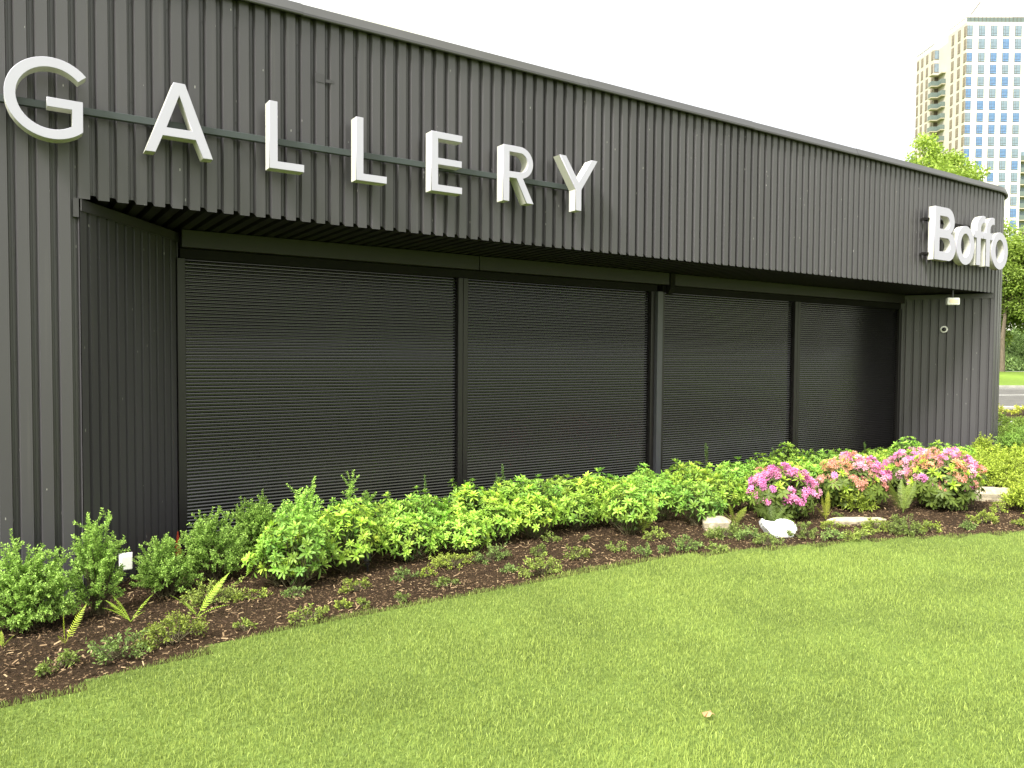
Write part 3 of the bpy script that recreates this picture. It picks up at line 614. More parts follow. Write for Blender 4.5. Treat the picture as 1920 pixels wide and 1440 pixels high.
# ------------------------------------------------------------------ stones
def rock(name, pts, th, m_, loc, lab, rz=0, jag=.008):
    """plan outline pts extruded to a faceted slab with uneven top."""
    bm = bmesh.new(); n = len(pts)
    lo = [bm.verts.new((x*.96, y*.96, -.05)) for x, y in pts]
    mi = [bm.verts.new((x*1.02, y*1.02, th*.6+random.uniform(-jag, jag))) for x, y in pts]
    hi = [bm.verts.new((x*.70, y*.62, th+random.uniform(-jag, jag))) for x, y in pts]
    c = bm.verts.new((0, 0, th+jag))
    for i in range(n):
        j = (i+1) % n; bm.faces.new((lo[i], lo[j], mi[j], mi[i])); bm.faces.new((mi[i], mi[j], hi[j], hi[i])); bm.faces.new((hi[i], hi[j], c))
    bmesh.ops.subdivide_edges(bm, edges=bm.edges[:], cuts=2, use_grid_fill=True)
    for v in bm.verts:
        d = noise.noise_vector(v.co*14)*jag*.9+noise.noise_vector(v.co*40)*jag*.35; v.co += d
    bmesh.ops.recalc_face_normals(bm, faces=bm.faces[:])
    me = bpy.data.meshes.new(name); bm.to_mesh(me); bm.free(); me.materials.append(m_)
    return tag(link(name, me, loc=loc, rot=(0, 0, rz)), lab, 'stone')
M_STONE = mat('sandstone', (.38, .33, .24), .85, .2, noise_amt=.22, noise_scale=22, bump=.6, bump_scale=60)
M_WSTONE = mat('white_stone', (.62, .62, .63), .7, .3, noise_amt=.06, noise_scale=15, bump=.4, bump_scale=50)
def gloc(i, dz=0): p_ = D['STONE'][i][0]; return (p_[0], p_[1], p_[2]+dz)
rock('stone', [(-.13, -.06), (-.03, -.09), (.10, -.08), (.14, .0), (.09, .09), (-.02, .11), (-.12, .06)], .105, M_STONE, gloc(0), 'pale beige block of stone in the mulch, first stone from the left', VR)
rock('stone', [(-.30, -.01), (-.18, -.07), (-.06, -.11), (.02, -.06), (.28, .0), (.30, .04), (.05, .10), (-.14, .09), (-.22, .03)], .05, M_STONE, gloc(2), 'long flat beige stone lying on the mulch below the flowers', VR, .006)
rock('stone', [(-.27, -.10), (.0, -.13), (.22, -.09), (.28, .03), (.15, .13), (-.1, .14), (-.26, .06)], .125, M_STONE, gloc(3), 'broad beige boulder right of the flowering shrubs', VR, .012)
# the white piece: standing slab with a pointed horn on its left and a rounded back
out_ = [(-.165, .16), (-.16, .10), (-.125, .05), (-.08, .0), (-.06, -.04), (.08, -.04), (.10, .0), (.14, .03), (.155, .075), (.13, .115), (.085, .142), (.03, .15), (-.01, .147), (-.04, .132), (-.055, .108), (-.085, .11), (-.12, .128)]
bm = bmesh.new(); n = len(out_); th = .05
f0 = [bm.verts.new((x, -th, z)) for x, z in out_]; f1 = [bm.verts.new((x, th, z*.97)) for x, z in out_]
bm.faces.new(f0); bm.faces.new(f1[::-1])
for i in range(n): bm.faces.new((f0[(i+1) % n], f0[i], f1[i], f1[(i+1) % n]))
bmesh.ops.bevel(bm, geom=bm.edges[:], offset=.012, segments=2, affect='EDGES', clamp_overlap=True)
bmesh.ops.triangulate(bm, faces=bm.faces[:]); bmesh.ops.recalc_face_normals(bm, faces=bm.faces[:])
me = bpy.data.meshes.new('white_stone'); bm.to_mesh(me); bm.free(); me.materials.append(M_WSTONE)
tag(link('white_stone', me, loc=gloc(1), rot=(-.5, 0, VR)), 'bright white stone with a pointed horn and rounded back in the groundcover', 'stone')

# dead leaf on the lawn
M_DEAD = mat('dead_leaf', (.42, .24, .12), .7, .3, noise_amt=.2, noise_scale=40)
bm = bmesh.new()
pl = [(-.032, -.008), (-.02, .012), (-.008, .02), (.004, .014), (.012, .02), (.024, .012), (.034, .016), (.03, -.004), (.012, -.010), (.002, -.016), (-.014, -.01), (-.022, -.018)]
vv = [bm.verts.new((x, y, .010*math.sin(x*160)+.008*math.cos(y*200))) for x, y in pl]; c = bm.verts.new((0, 0, .012))
for i in range(len(vv)): bm.faces.new((vv[i], vv[(i+1) % len(vv)], c))
me = bpy.data.meshes.new('dead_leaf'); bm.to_mesh(me); bm.free(); me.materials.append(M_DEAD)
tag(link('dead_leaf', me, loc=(2.55, -3.905, .042), rot=(.15, 0, VR)), 'curled tan dead leaf lying on the lawn', 'leaf')

# ------------------------------------------------------------------ foliage
def norm(a): return a/np.maximum(np.linalg.norm(a, axis=-1, keepdims=True), 1e-9)
def leaf_quads(Pp, Dd, L, Wd, v, fold=.25):
    """diamond leaves: base point, direction, length, width -> two folded triangles (as quads of 4)."""
    k = len(Pp); rd = rng.normal(size=(k, 3)); rd[:, 2] += 1.2
    sd_ = norm(np.cross(Dd, rd)); nn = norm(np.cross(sd_, Dd))
    L = L[:, None]; Wd = Wd[:, None]
    V = np.stack([Pp, Pp+Dd*L*.5+sd_*Wd*.5+nn*Wd*fold, Pp+Dd*L, Pp+Dd*L*.5-sd_*Wd*.5+nn*Wd*fold], 1).reshape(-1, 3)
    b = (np.arange(k)*4)[:, None]
    F = np.concatenate([b+np.array([0, 1, 2]), b+np.array([0, 2, 3])], 0)
    return V, F, np.repeat(v, 4)
def twig_tubes(segs, k=3):
    V, F = [], []
    for a, b, r0, r1 in segs:
        d = norm((b-a)[None])[0]; o_ = norm(np.cross(d, [.3, .2, 1.])[None])[0]; q = np.cross(d, o_); n0 = len(V)
        for c, r_ in ((a, r0), (b, r1)):
            for i in range(k):
                t_ = 2*math.pi*i/k; V.append(c+o_*math.cos(t_)*r_+q*math.sin(t_)*r_)
        for i in range(k): F.append((n0+i, n0+(i+1) % k, n0+k+(i+1) % k, n0+k+i))
    return np.array(V), np.array(F)
def fine_shrub(name, loc, h, r_, color, label, cat='shrub', group=None, nb=None, leafL=.020, leafW=.012, up=.8, dens=.0085, ry=None, spiky=.22, low=.0, wid=1.):
    root = empty(name, loc); tag(root, label, cat, group)
    ry = ry or r_*.85; vol = r_*ry*h
    nb = nb or int(min(110, max(14, 30+900*vol)))
    Ps, Ds, Vv, segs = [], [], [], []
    for b in range(nb):
        az = rng.uniform(0, 2*math.pi); el = math.asin(rng.uniform(low, 1)**up)
        tip = np.array([math.cos(az)*math.cos(el)*r_, math.sin(az)*math.cos(el)*ry, max(.02, (.18+.82*math.sin(el))*h)])
        tip = tip*rng.uniform(.72, 1+spiky*.5); tip[2] *= 1+rng.uniform(-spiky*.5, spiky*.4)
        st = np.array([rng.normal(0, r_*.12), rng.normal(0, ry*.12), 0.])
        midp = st*.5+tip*.5+np.array([0, 0, .08*h])+rng.normal(0, .02*h+.003, 3)
        segs += [(st, midp, .0035, .0025), (midp, tip, .0025, .001)]
        for tw in range(5):
            t0 = rng.uniform(.35, 1)
            base = (1-t0)*midp+t0*tip if tw else midp
            dr = norm((tip-midp)[None])[0]
            d2 = dr if tw == 0 else norm((dr+rng.normal(0, .55, 3)+np.array([0, 0, .15]))[None])[0]
            ln = np.linalg.norm(tip-midp) if tw == 0 else rng.uniform(.25, .5)*np.linalg.norm(tip-midp)*wid
            nl_ = max(3, int(ln/dens*1.6))
            tt = np.linspace(.1, 1, nl_)
            pp = base+d2*ln*tt[:, None]
            ang = np.arange(nl_)*2.4+rng.uniform(0, 6)
            o1 = norm(np.cross(d2, [.1, .2, 1.])[None])[0]; o2 = np.cross(d2, o1)
            dd = norm(d2*.7+o1*np.cos(ang)[:, None]+o2*np.sin(ang)[:, None]+rng.normal(0, .2, (nl_, 3)))
            Ps.append(pp); Ds.append(dd)
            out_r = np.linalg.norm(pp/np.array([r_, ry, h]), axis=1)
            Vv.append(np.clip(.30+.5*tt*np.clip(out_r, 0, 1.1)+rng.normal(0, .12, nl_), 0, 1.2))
            if tw: segs.append((base, base+d2*ln, .0012, .0006))
    Ps = np.concatenate(Ps); Ds = np.concatenate(Ds); Vv = np.concatenate(Vv)
    Ps[:, 2] = np.maximum(Ps[:, 2], .006)
    k = len(Ps)
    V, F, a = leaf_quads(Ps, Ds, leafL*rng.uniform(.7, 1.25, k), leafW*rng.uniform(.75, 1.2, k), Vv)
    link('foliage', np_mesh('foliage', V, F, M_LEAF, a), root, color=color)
    V, F = twig_tubes(segs); link('stems', np_mesh('stems', V, F, M_STEM), root)
    return root
# leaf whorls: elongated leaves spreading from a shoot tip
def whorl_mesh(n_leaf, L, Wd, elev, tier=True, old=False):
    V, F, A = [], [], []
    def one(az, el, l, w, v, z0=0):
        d = np.array([math.cos(az)*math.cos(el), math.sin(az)*math.cos(el), math.sin(el)])
        s_ = np.array([-math.sin(az), math.cos(az), 0.]); n_ = np.cross(d, s_)*-1
        if n_[2] < 0: n_ = -n_
        b = len(V)
        def q(t_, sw, dz): return d*l*t_+s_*w*sw+n_*dz*w+np.array([0, 0, z0-.22*l*t_*t_])
        V.extend([q(.03, 0, 0), q(.30, .36, .12), q(.30, 0, 0), q(.30, -.36, .12), q(.66, .5, .16), q(.66, 0, 0), q(.66, -.5, .16), q(1, 0, 0), q(.88, .3, .1), q(.88, -.3, .1)])
        F.extend([(b, b+1, b+2), (b, b+2, b+3), (b+1, b+4, b+5), (b+1, b+5, b+2), (b+2, b+5, b+6), (b+2, b+6, b+3), (b+4, b+8, b+5), (b+8, b+7, b+5), (b+7, b+9, b+5), (b+9, b+6, b+5)])
        A.extend([v*.8]*1+[v]*9)
    a0 = random.uniform(0, 6)
    for i in range(n_leaf):
        one(a0+i*2*math.pi/n_leaf+random.uniform(-.2, .2), R(random.uniform(*elev)), L*random.uniform(.8, 1.1), Wd*random.uniform(.85, 1.15), random.uniform(.45, .85))
    if tier:
        for i in range(4): one(a0+.5+i*1.57, R(random.uniform(elev[1], 80)), L*random.uniform(.55, .75), Wd*.75, random.uniform(.8, 1.1), .004)
        for i in range(5): one(a0+.9+i*1.26, R(random.uniform(-35, 0)), L*random.uniform(.8, 1.0), Wd*.95, random.uniform(.1, .4), -.02)
    return np_mesh('leaf_whorl', np.array(V), np.array(F), M_LEAF, np.array(A))
WH = [whorl_mesh(random.choice((6, 7, 8)), random.uniform(.066, .082), .0200, (18, 58)) for _ in range(8)]
WHD = [whorl_mesh(8, .085, .030, (-15, 25), False) for _ in range(4)]
def rhodo(loc, h, r_, color, label, group='glossy shrubs with leaf whorls', ry=None, n=None, sc=1., name='leafy_shrub'):
    root = empty(name, loc); tag(root, label, 'shrub', group)
    ry = ry or max(.22, r_*.85)
    n = n or int(min(105, 24+ (2*math.pi*r_*ry + 2.2*h*(r_+ry)*.5)/.0155))
    tone = rng.uniform(.80, 1.12); color = tuple(c*tone for c in color)
    segs = []; pts = []
    for i in range(n):
        for _ in range(8):
            az = rng.uniform(0, 2*math.pi); sz = rng.uniform(-.42, 1)
            cz = math.sqrt(max(0, 1-sz*sz)); rad = rng.uniform(.74, 1.04)
            p_ = np.array([math.cos(az)*cz*r_*rad, math.sin(az)*cz*ry*rad, h*(.50+.46*sz*rad)])
            if all(np.linalg.norm(p_-q) > .060*sc for q in pts): break
        if sz > .55 and rng.random() < .22: p_[2] *= rng.uniform(1.06, 1.26)
        pts.append(p_)
        st = np.array([rng.normal(0, .03), rng.normal(0, .03), 0])
        md = st*.45+p_*.55+np.array([0, 0, -.03]); md[2] = max(md[2], .02)
        segs += [(st, md, .0045, .003), (md, p_, .003, .0018)]
        d = np.array([p_[0]/r_*.9, p_[1]/ry*.9, .55+max(0, sz)])+rng.normal(0, .18, 3); d = d/np.linalg.norm(d)
        q = Vector(d).to_track_quat('Z', 'Y').to_euler()
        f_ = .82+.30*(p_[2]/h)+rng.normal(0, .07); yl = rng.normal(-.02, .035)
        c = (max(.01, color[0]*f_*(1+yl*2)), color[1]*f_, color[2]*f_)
        s_ = sc*rng.uniform(.62, 1.08)
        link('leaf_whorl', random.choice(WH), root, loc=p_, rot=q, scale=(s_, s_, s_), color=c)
    V, F = twig_tubes(segs); link('stems', np_mesh('stems', V, F, M_STEM), root)
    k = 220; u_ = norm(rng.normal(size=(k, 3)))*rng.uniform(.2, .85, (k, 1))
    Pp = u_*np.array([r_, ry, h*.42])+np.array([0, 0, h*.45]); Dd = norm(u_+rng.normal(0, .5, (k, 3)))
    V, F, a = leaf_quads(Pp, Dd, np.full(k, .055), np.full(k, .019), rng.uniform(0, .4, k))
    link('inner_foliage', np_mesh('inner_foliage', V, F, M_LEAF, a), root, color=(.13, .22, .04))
    return root
YG = (.39, .57, .080); MG = (.27, .46, .080); SG = (.33, .54, .11)
LABF = ['wide feathery green shrub at the far left against the ribbed wall', 'tall pointed feathery shrub in front of the white outlet box', 'rounded feathery shrub just right of the outlet box',
 'feathery green shrub below the corner of the recess', 'dense feathery shrub in front of the left shutter edge', 'dark feathery shrub with upright tips behind the yellow-green shrubs',
 'small feathery shrub poking up behind the yellow-green shrubs', 'slim feathery sprig rising beside the left shutter bottom', 'little dark feathery bush left of the first mullion']
for (p_, h_, r_), lab in zip(D['FINE'], LABF):
    fine_shrub('feathery_shrub', p_, h_*(.88 if r_ > .24 else .98), r_*.88, (lambda q: tuple(c*q for c in SG))(random.uniform(.88, 1.12)), lab, group='feathery green shrubs along the wall', nb=int(50+170*r_*r_/.09) if r_ > .15 else 34, leafL=.0185, leafW=.0105, ry=min(r_*.85, .22), spiky=.36, dens=.0072)
for x, y, lab in ((-.62, -.5, 'feathery green shrub just beyond the left picture edge'), (-1.25, -.45, 'feathery green shrub furthest left along the ribbed wall')):
    fine_shrub('feathery_shrub', (x, y, float(gz(x, y))), .45, .27, SG, lab, group='feathery green shrubs along the wall', nb=90, leafL=.0185, leafW=.0105, ry=.22, spiky=.3)
SPL = ['left of the first mullion', 'nearer the first mullion', 'right in front of the first mullion', 'thicker, right of the first mullion', 'paired beside its thicker neighbour', 'before the middle of the second shutter',
 'behind the hedge below the second shutter', 'close left of the grey post', 'tall, before the third shutter', 'below the right half of the third shutter', 'beside the second black mullion', 'thin, before the fourth shutter', 'bushy, before the fourth shutter', 'tall, at the far jamb of the recess']
for (p_, h_, r_), lab in zip(D['SPIKE'], SPL):
    fine_shrub('upright_shoot', p_, h_, max(r_, .03), (.13, .24, .06), 'slim upright green shoot, '+lab, 'plant', 'upright shoots behind the hedge', nb=4 if r_ < .07 else 9, leafL=.016, leafW=.010, low=.8, up=.5, spiky=.1, wid=.25, ry=.03)
LABR = ['bright yellow-green shrub, nearest of the hedge, with bare stems at its foot', 'yellow-green shrub above the black spotlight', 'third shrub of the front hedge, with arching lime whorls', 'front hedge shrub below the first mullion',
 'front hedge shrub just right of the first mullion', 'front hedge shrub under the middle of the second shutter', 'front hedge shrub with stray yellow leaves at its foot', 'front hedge shrub behind the tall fern left of the grey post', 'darker front hedge shrub below the grey post', 'rounded lime shrub left of the pink flowers']
for i, ((p_, h_, r_), lab) in enumerate(zip(D['RF'], LABR)):
    f_ = random.uniform(.0, 1)
    c = YG if i in (0, 1, 5, 7, 9) else tuple(a*.5+b*.5 for a, b in zip(YG, MG)) if i != 8 else MG
    rhodo(p_, h_, r_*.92, c, lab)
RBL = ['tucked behind the nearest lime shrub', 'in front of the first shutter', 'in front of the first shutter, nearer the mullion', 'covering the foot of the first mullion', 'first one right of the first mullion', 'below the left of the second shutter', 'below the middle of the second shutter',
 'below the right of the second shutter', 'just right of the grey post', 'below the middle of the third shutter', 'below the right half of the third shutter', 'tall tuft against the third shutter', 'behind the left pink flowers', 'behind the middle pink flowers', 'left of the recess jamb',
 'at the recess jamb above the pink flowers', 'below the recess side wall', 'at the foot of the rounded corner', 'small one left of the lime dome', 'small one before the grey post', 'beside the first pink cluster', 'between the first and second pink shrubs', 'between the second and third pink shrubs']
for i, ((p_, h_, r_), lab) in enumerate(zip(D['RB'], RBL)):
    c = tuple(a*.45+b*.55 for a, b in zip(YG, MG)) if i % 3 else MG
    rhodo(p_, h_, r_*.95, c, 'green whorled shrub of the back row, '+lab, 'back row of whorled shrubs', ry=.28)
# filler row between front and back
for i, (x, y, h_, c) in enumerate([(2.35, .02, .50, MG), (3.05, .05, .46, MG), (3.75, .1, .48, YG), (4.45, .1, .47, MG), (5.15, .08, .45, YG), (5.8, .02, .44, MG), (6.5, -.1, .42, YG), (7.1, -.15, .40, MG), (7.9, -.45, .38, YG), (8.6, -.45, .36, YG), (9.6, -.5, .35, YG), (10.4, -.6, .33, MG), (11.1, -.7, .33, YG)]):
    LM = ['above the spotlight', 'below the right part of the first shutter', 'left of the first mullion foot', 'right of the first mullion foot', 'mid-way along the second shutter', 'left of the grey post', 'right of the grey post', 'below the third shutter, left part',
          'behind the first pink shrub', 'behind the second pink shrub', 'behind the third pink shrub', 'behind the largest pink shrub', 'right behind the largest pink shrub']
    rhodo((x, y, float(gz(x, y))), h_, .33, c, 'green whorled shrub of the middle row, '+LM[i], 'middle row of whorled shrubs', ry=.26)

# flowering shrubs
def flower_mesh(nf, rad, wilt=0.):
    V, F, A = [], [], []
    for i in range(nf):
        d = norm(rng.normal(size=3)[None]+np.array([[0, 0, .7]]))[0]; c = d*rad*rng.uniform(.55, 1)
        o1 = norm(np.cross(d, [.2, .1, 1.])[None])[0]; o2 = np.cross(d, o1); fr = rad*rng.uniform(.42, .6)*(1-.25*wilt)
        v0 = rng.uniform(.3, 1)
        for p_ in range(5):
            a = 2*math.pi*p_/5+rng.uniform(-.15, .15); w_ = .62-.3*wilt
            e = lambda an, rr, up: c+(o1*math.cos(an)+o2*math.sin(an))*fr*rr+d*fr*up
            b = len(V); cup = .35+.8*wilt
            V += [c-d*fr*.25, e(a-w_*.55, .62, cup*.4), e(a-w_*.35, 1, cup*.75+rng.uniform(-.1, .1)), e(a+w_*.35, 1, cup*.75+rng.uniform(-.1, .1)), e(a+w_*.55, .62, cup*.4)]
            F += [(b, b+1, b+4), (b+1, b+2, b+3), (b+1, b+3, b+4)]
            vv = v0+rng.uniform(-.15, .15); A += [vv*.45, vv, vv*1.1, vv*1.1, vv]
    return np_mesh('flower_cluster', np.array(V), np.array(F), M_PETAL, np.clip(np.array(A), 0, 1.3))
FLM = [flower_mesh(13, .050) for _ in range(5)]; FLW = [flower_mesh(12, .05, 1.) for _ in range(4)]
PINK = (.82, .31, .54); LPINK = (.86, .47, .60); SALM = (.82, .38, .30); MAG = (.78, .27, .56); ORNG = (.68, .36, .20)
def flowering(loc, h, r_, label, mix, ry=None, n=60, frac=.6, patch=None):
    root = empty('flowering_shrub', loc); tag(root, label, 'flowering shrub', 'pink flowering shrubs')
    ry = ry or r_*.85; segs = []; pts = []
    for i in range(n*2):
        az = rng.uniform(0, 2*math.pi); top = i < n
        for _ in range(10):
            az = rng.uniform(0, 2*math.pi)
            sz = rng.uniform(-.15, 1) if top else rng.uniform(-.8, .25)
            cz = math.sqrt(1-sz*sz); rad = rng.uniform(.84, 1.05)
            p_ = np.array([math.cos(az)*cz*r_*rad, math.sin(az)*cz*ry*rad, h*(.48+.47*sz*rad)])
            if all(np.linalg.norm(p_-q) > .066 for q in pts): break
        pts.append(p_); st = np.array([rng.normal(0, .03), rng.normal(0, .03), 0]); md = st*.4+p_*.6+np.array([0, 0, -.03])
        segs += [(st, md, .006, .004), (md, p_, .004, .002)]
        d = np.array([p_[0]/r_, p_[1]/ry, .35+max(0, sz)*.9])+rng.normal(0, .15, 3)
        q = Vector(d).to_track_quat('Z', 'Y').to_euler()
        if top and rng.random() < frac:
            c = random.choices((PINK, LPINK, SALM, MAG, ORNG), mix)[0]
            wl = c in (SALM, ORNG) and rng.random() < .7
            s_ = rng.uniform(.85, 1.25)
            link('flower_cluster', random.choice(FLW if wl else FLM), root, loc=p_, rot=q, scale=(s_, s_, s_*.9), color=c)
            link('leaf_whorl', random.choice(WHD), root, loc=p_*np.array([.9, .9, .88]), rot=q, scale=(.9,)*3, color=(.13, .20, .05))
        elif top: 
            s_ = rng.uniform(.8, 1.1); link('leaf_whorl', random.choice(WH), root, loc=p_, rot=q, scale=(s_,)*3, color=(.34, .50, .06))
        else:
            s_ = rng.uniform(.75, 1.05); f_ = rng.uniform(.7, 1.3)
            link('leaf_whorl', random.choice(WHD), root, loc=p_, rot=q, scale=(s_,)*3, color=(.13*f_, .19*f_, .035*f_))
    V, F = twig_tubes(segs); link('stems', np_mesh('stems', V, F, M_STEM), root)
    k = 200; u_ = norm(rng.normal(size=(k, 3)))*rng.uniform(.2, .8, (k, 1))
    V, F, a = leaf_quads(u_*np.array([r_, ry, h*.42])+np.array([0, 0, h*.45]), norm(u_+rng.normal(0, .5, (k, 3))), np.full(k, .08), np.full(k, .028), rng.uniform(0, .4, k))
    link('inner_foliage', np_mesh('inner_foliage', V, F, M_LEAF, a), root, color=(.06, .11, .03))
    return root
FLD = D['FL']
flowering(*FLD[0][:2], FLD[0][2]*1.05, 'leftmost flowering shrub, almost all magenta pink', (6, 1.5, .5, 4, .3), frac=.82)
flowering(*FLD[1][:2], FLD[1][2]*1.0, 'second flowering shrub, salmon and orange blooms mixed with pink', (3, 3, 4, 1, 4), frac=.85, n=66)
flowering(*FLD[2][:2], FLD[2][2]*1.05, 'flowering shrub with light pink blooms behind the fern', (4, 4, 1.5, 3, .5), frac=.8)
flowering(*FLD[3][:2], FLD[3][2]*1.02, 'largest flowering shrub, rightmost, orange and pink over dark round leaves', (3, 3, 4, 1.5, 5), frac=.72, n=84)
for p_, h_, r_ in D['SM']:
    fine_shrub('low_shrub', p_, h_, r_, (.33, .44, .06), 'small yellow-green mound in front of the second flowering shrub', nb=60, leafL=.05, leafW=.013, dens=.014)
YLAB = ['left of the boulder, behind it', 'right behind the boulder', 'under the rounded wall corner', 'at the photo edge behind the boulder', 'in front, lower right beside the boulder', 'at the right photo edge, front', 'at the right photo edge, middle', 'cut by the right photo edge', 'pale tuft against the rounded corner']
for (p_, h_, r_), lab in zip(D['YEL'], YLAB):
    fine_shrub('golden_shrub', p_, h_, r_*1.12, (.36, .47, .06), 'yellow-green low shrub, '+lab, group='yellow-green low shrubs at the right', nb=85, leafL=.032, leafW=.014, dens=.012)
for (x, y, h_, lab) in [(12.9, -.75, .30, 'between boulder and rounded corner'), (13.6, -1.0, .32, 'outside the rounded corner'), (12.6, -1.5, .3, 'in the middle of the far right group'), (11.0, -1.0, .3, 'right of the largest pink shrub'), (13.8, -2.0, .33, 'far edge of the right group'), (14.6, -1.2, .33, 'furthest of the right group')]:
    fine_shrub('golden_shrub', (x, y, 0), h_, .42, (.34, .45, .06), 'yellow-green low shrub, '+lab, group='yellow-green low shrubs at the right', nb=90, leafL=.032, leafW=.014, dens=.013)
GLAB = ['beside the building corner', 'behind the golden shrubs at the right edge', 'further back past the building corner', 'cut by the right photo edge']
for (p_, h_, r_), lab in zip(D['GRN'], GLAB):
    fine_shrub('green_shrub', p_, h_, r_*1.2, (.22, .38, .07), 'loose mid green shrub, '+lab, group='mid green shrubs past the corner', nb=80, leafL=.03, leafW=.014, dens=.013)
KL = ['nearest the rounded wall corner', 'second behind the corner', 'third out from the corner, further back', 'mid-way to the kerb', 'close to the kerb at the back', 'mid-way, nearer the lawn side', 'before the kerb, centre', 'touching the far kerb', 'low in front, right of the corner']
for i, (x, y) in enumerate([(14.9, .3), (15.8, .1), (16.6, .9), (17.5, 1.2), (18.3, 1.9), (17.2, -.2), (18.6, .8), (19.6, 1.6), (15.9, -1.0)]):
    fine_shrub('green_shrub', (x, y, 0), .38, .52, (.26, .40, .07), 'low green groundcover shrub past the wall, '+KL[i], group='groundcover shrubs toward the kerb', nb=60, leafL=.045, leafW=.02, dens=.02)
for i in range(8):
    q = P(13.0+i*.75, 21.4+.08*i+rng.uniform(-.2, .6), .03)
    fine_shrub('golden_shrub', q, .3, .42, (.42, .46, .06), 'small golden shrub in the strip before the road, '+['leftmost', 'second from the left', 'third from the left', 'fourth from the left', 'fourth from the right', 'third from the right', 'second from the right', 'rightmost'][i], group='golden shrubs in the roadside strip', nb=34, leafL=.06, leafW=.028, dens=.03)

# ferns: each frond a part
def fern(loc, tips, label, col):
    root = empty('fern', loc); tag(root, label, 'fern', 'ferns in the mulch')
    for tx, ty, tz in tips:
        tip = np.array([tx, ty, max(tz, .02)]); L = np.linalg.norm(tip); n = int(max(14, L/.0115))
        mid_ = tip*.5+np.array([0, 0, .16*L]); ax = norm(np.cross(tip, [0, 0, 1.])[None])[0]
        Pp, Dd, Ll = [], [], []; prev = np.zeros(3); segs = []
        for i in range(1, n+1):
            t_ = i/n; c = 2*t_*(1-t_)*mid_+t_*t_*tip
            tg = norm((c-prev)[None])[0]
            if i % 2 == 0 or i == n: segs.append((prev.copy(), c, .0022*(1-t_*.7), .0020*(1-t_*.7)))
            if i % 2: segs.append((prev.copy(), c, .0022*(1-t_*.7), .0020*(1-t_*.7)))
            if t_ > .10:
                w_ = L*.165*math.sin(math.pi*min(1, t_*.80+.14))**.7*(1.03-t_**3*.85)
                nn = np.cross(ax, tg)
                for s_ in (-1, 1):
                    Pp.append(c); Dd.append(ax*s_*.9+tg*.38-nn*.18*abs(s_)+rng.normal(0, .05, 3)); Ll.append(w_*rng.uniform(.9, 1.08))
            prev = c
        Pp = np.array(Pp); Dd = norm(np.array(Dd)); Ll = np.array(Ll); k = len(Pp)
        tdir = norm(tip[None]); sd_ = norm(tdir-Dd*(Dd@tdir.T)); Wd = .0060*np.ones(k)*min(1.2, max(.75, L/.25))
        V = np.stack([Pp-sd_*Wd[:, None]*.35, Pp+sd_*Wd[:, None]*.55, Pp+Dd*Ll[:, None]*.6+sd_*Wd[:, None]*.42, Pp+Dd*Ll[:, None]*1.0+sd_*Wd[:, None]*.3, Pp+Dd*Ll[:, None]*.6-sd_*Wd[:, None]*.30], 1).reshape(-1, 3)
        b = (np.arange(k)*5)[:, None]
        F = np.concatenate([b+np.array([0, 1, 2]), b+np.array([0, 2, 4]), b+np.array([4, 2, 3])], 0)
        v = np.repeat(rng.uniform(.45, .9, k), 5)
        V2, F2 = twig_tubes(segs)
        f2 = np.concatenate([F2[:, [0, 1, 2]], F2[:, [0, 2, 3]]], 0)+len(V)
        f_ = rng.uniform(.85, 1.15)
        link('frond', np_mesh('frond', np.concatenate([V, V2]), np.concatenate([F, f2]), M_LEAF, np.concatenate([v, np.full(len(V2), .7)])), root, color=tuple(c*f_ for c in col))
    return root
FERL = ['fern cut by the left photo edge', 'bright fern with two upright fronds at the left', 'fern with spread fronds below the tall feathery shrub', 'fern with the longest arching frond, left of the hedge', 'tall yellowish fern against the hedge left of the first stone',
 'small fern beside the first beige stone', 'dark upright fern behind the white stone', 'light green sprawling fern right of the white stone', 'narrow fern left of the long flat stone', 'vase-shaped fern between the pink flowering shrubs']
FC = [(.33, .46, .05), (.40, .52, .05), (.34, .50, .06), (.32, .48, .06), (.30, .40, .05), (.26, .34, .05), (.16, .24, .06), (.34, .50, .07), (.32, .37, .05), (.19, .27, .05)]
for (p_, tips), lab, c in zip(D['FERN'], FERL, FC): fern(p_, tips, lab, c)

# low groundcover clumps
def cover(i, p_, h_, r_, lab):
    fine_shrub('groundcover_clump', p_, max(h_*.75, .05), r_, random.choice([(.22, .30, .07), (.26, .34, .07), (.20, .30, .08), (.28, .36, .06)]), lab, 'groundcover', 'low groundcover clumps in the mulch',
               nb=int(min(60, 10+900*r_*r_)), leafL=.020, leafW=.010, dens=.011, ry=max(.05, r_*.7), low=.0, up=1.3, spiky=.3, wid=1.2)
def where(px):
    marks = [(-1, 'at the far left'), (.35, 'below the first fern'), (.75, 'below the feathery shrubs'), (1.25, 'left of the nearest lime shrub'), (1.9, 'below the nearest lime shrub'), (2.6, 'right of the spotlight'), (3.3, 'before the first mullion'),
             (4.2, 'below the second shutter'), (5.2, 'near the tall yellowish fern'), (6.0, 'around the first beige stone'), (6.6, 'beside the white stone'), (7.4, 'near the long flat stone'), (8.2, 'below the vase-shaped fern'), (9.2, 'below the largest pink shrub'), (12, 'near the boulder')]
    for a, b in marks:
        if px < a: return b
    return 'at the far right'
seen = {}
ordn = ['first', 'second', 'third', 'fourth', 'fifth', 'sixth', 'seventh', 'eighth', 'ninth']
for i, (p_, h_, r_) in sorted(enumerate(D['COV']), key=lambda q: q[1][0][0]):
    w_ = where(p_[0]); k = seen.get(w_, 0); seen[w_] = k+1
    sz = 'tiny' if r_ < .06 else 'small' if r_ < .1 else 'medium' if r_ < .17 else 'large'
    cover(i, p_, h_, r_, f'{sz} low green clump in mulch, {ordn[min(k, 8)]} from left {w_}')

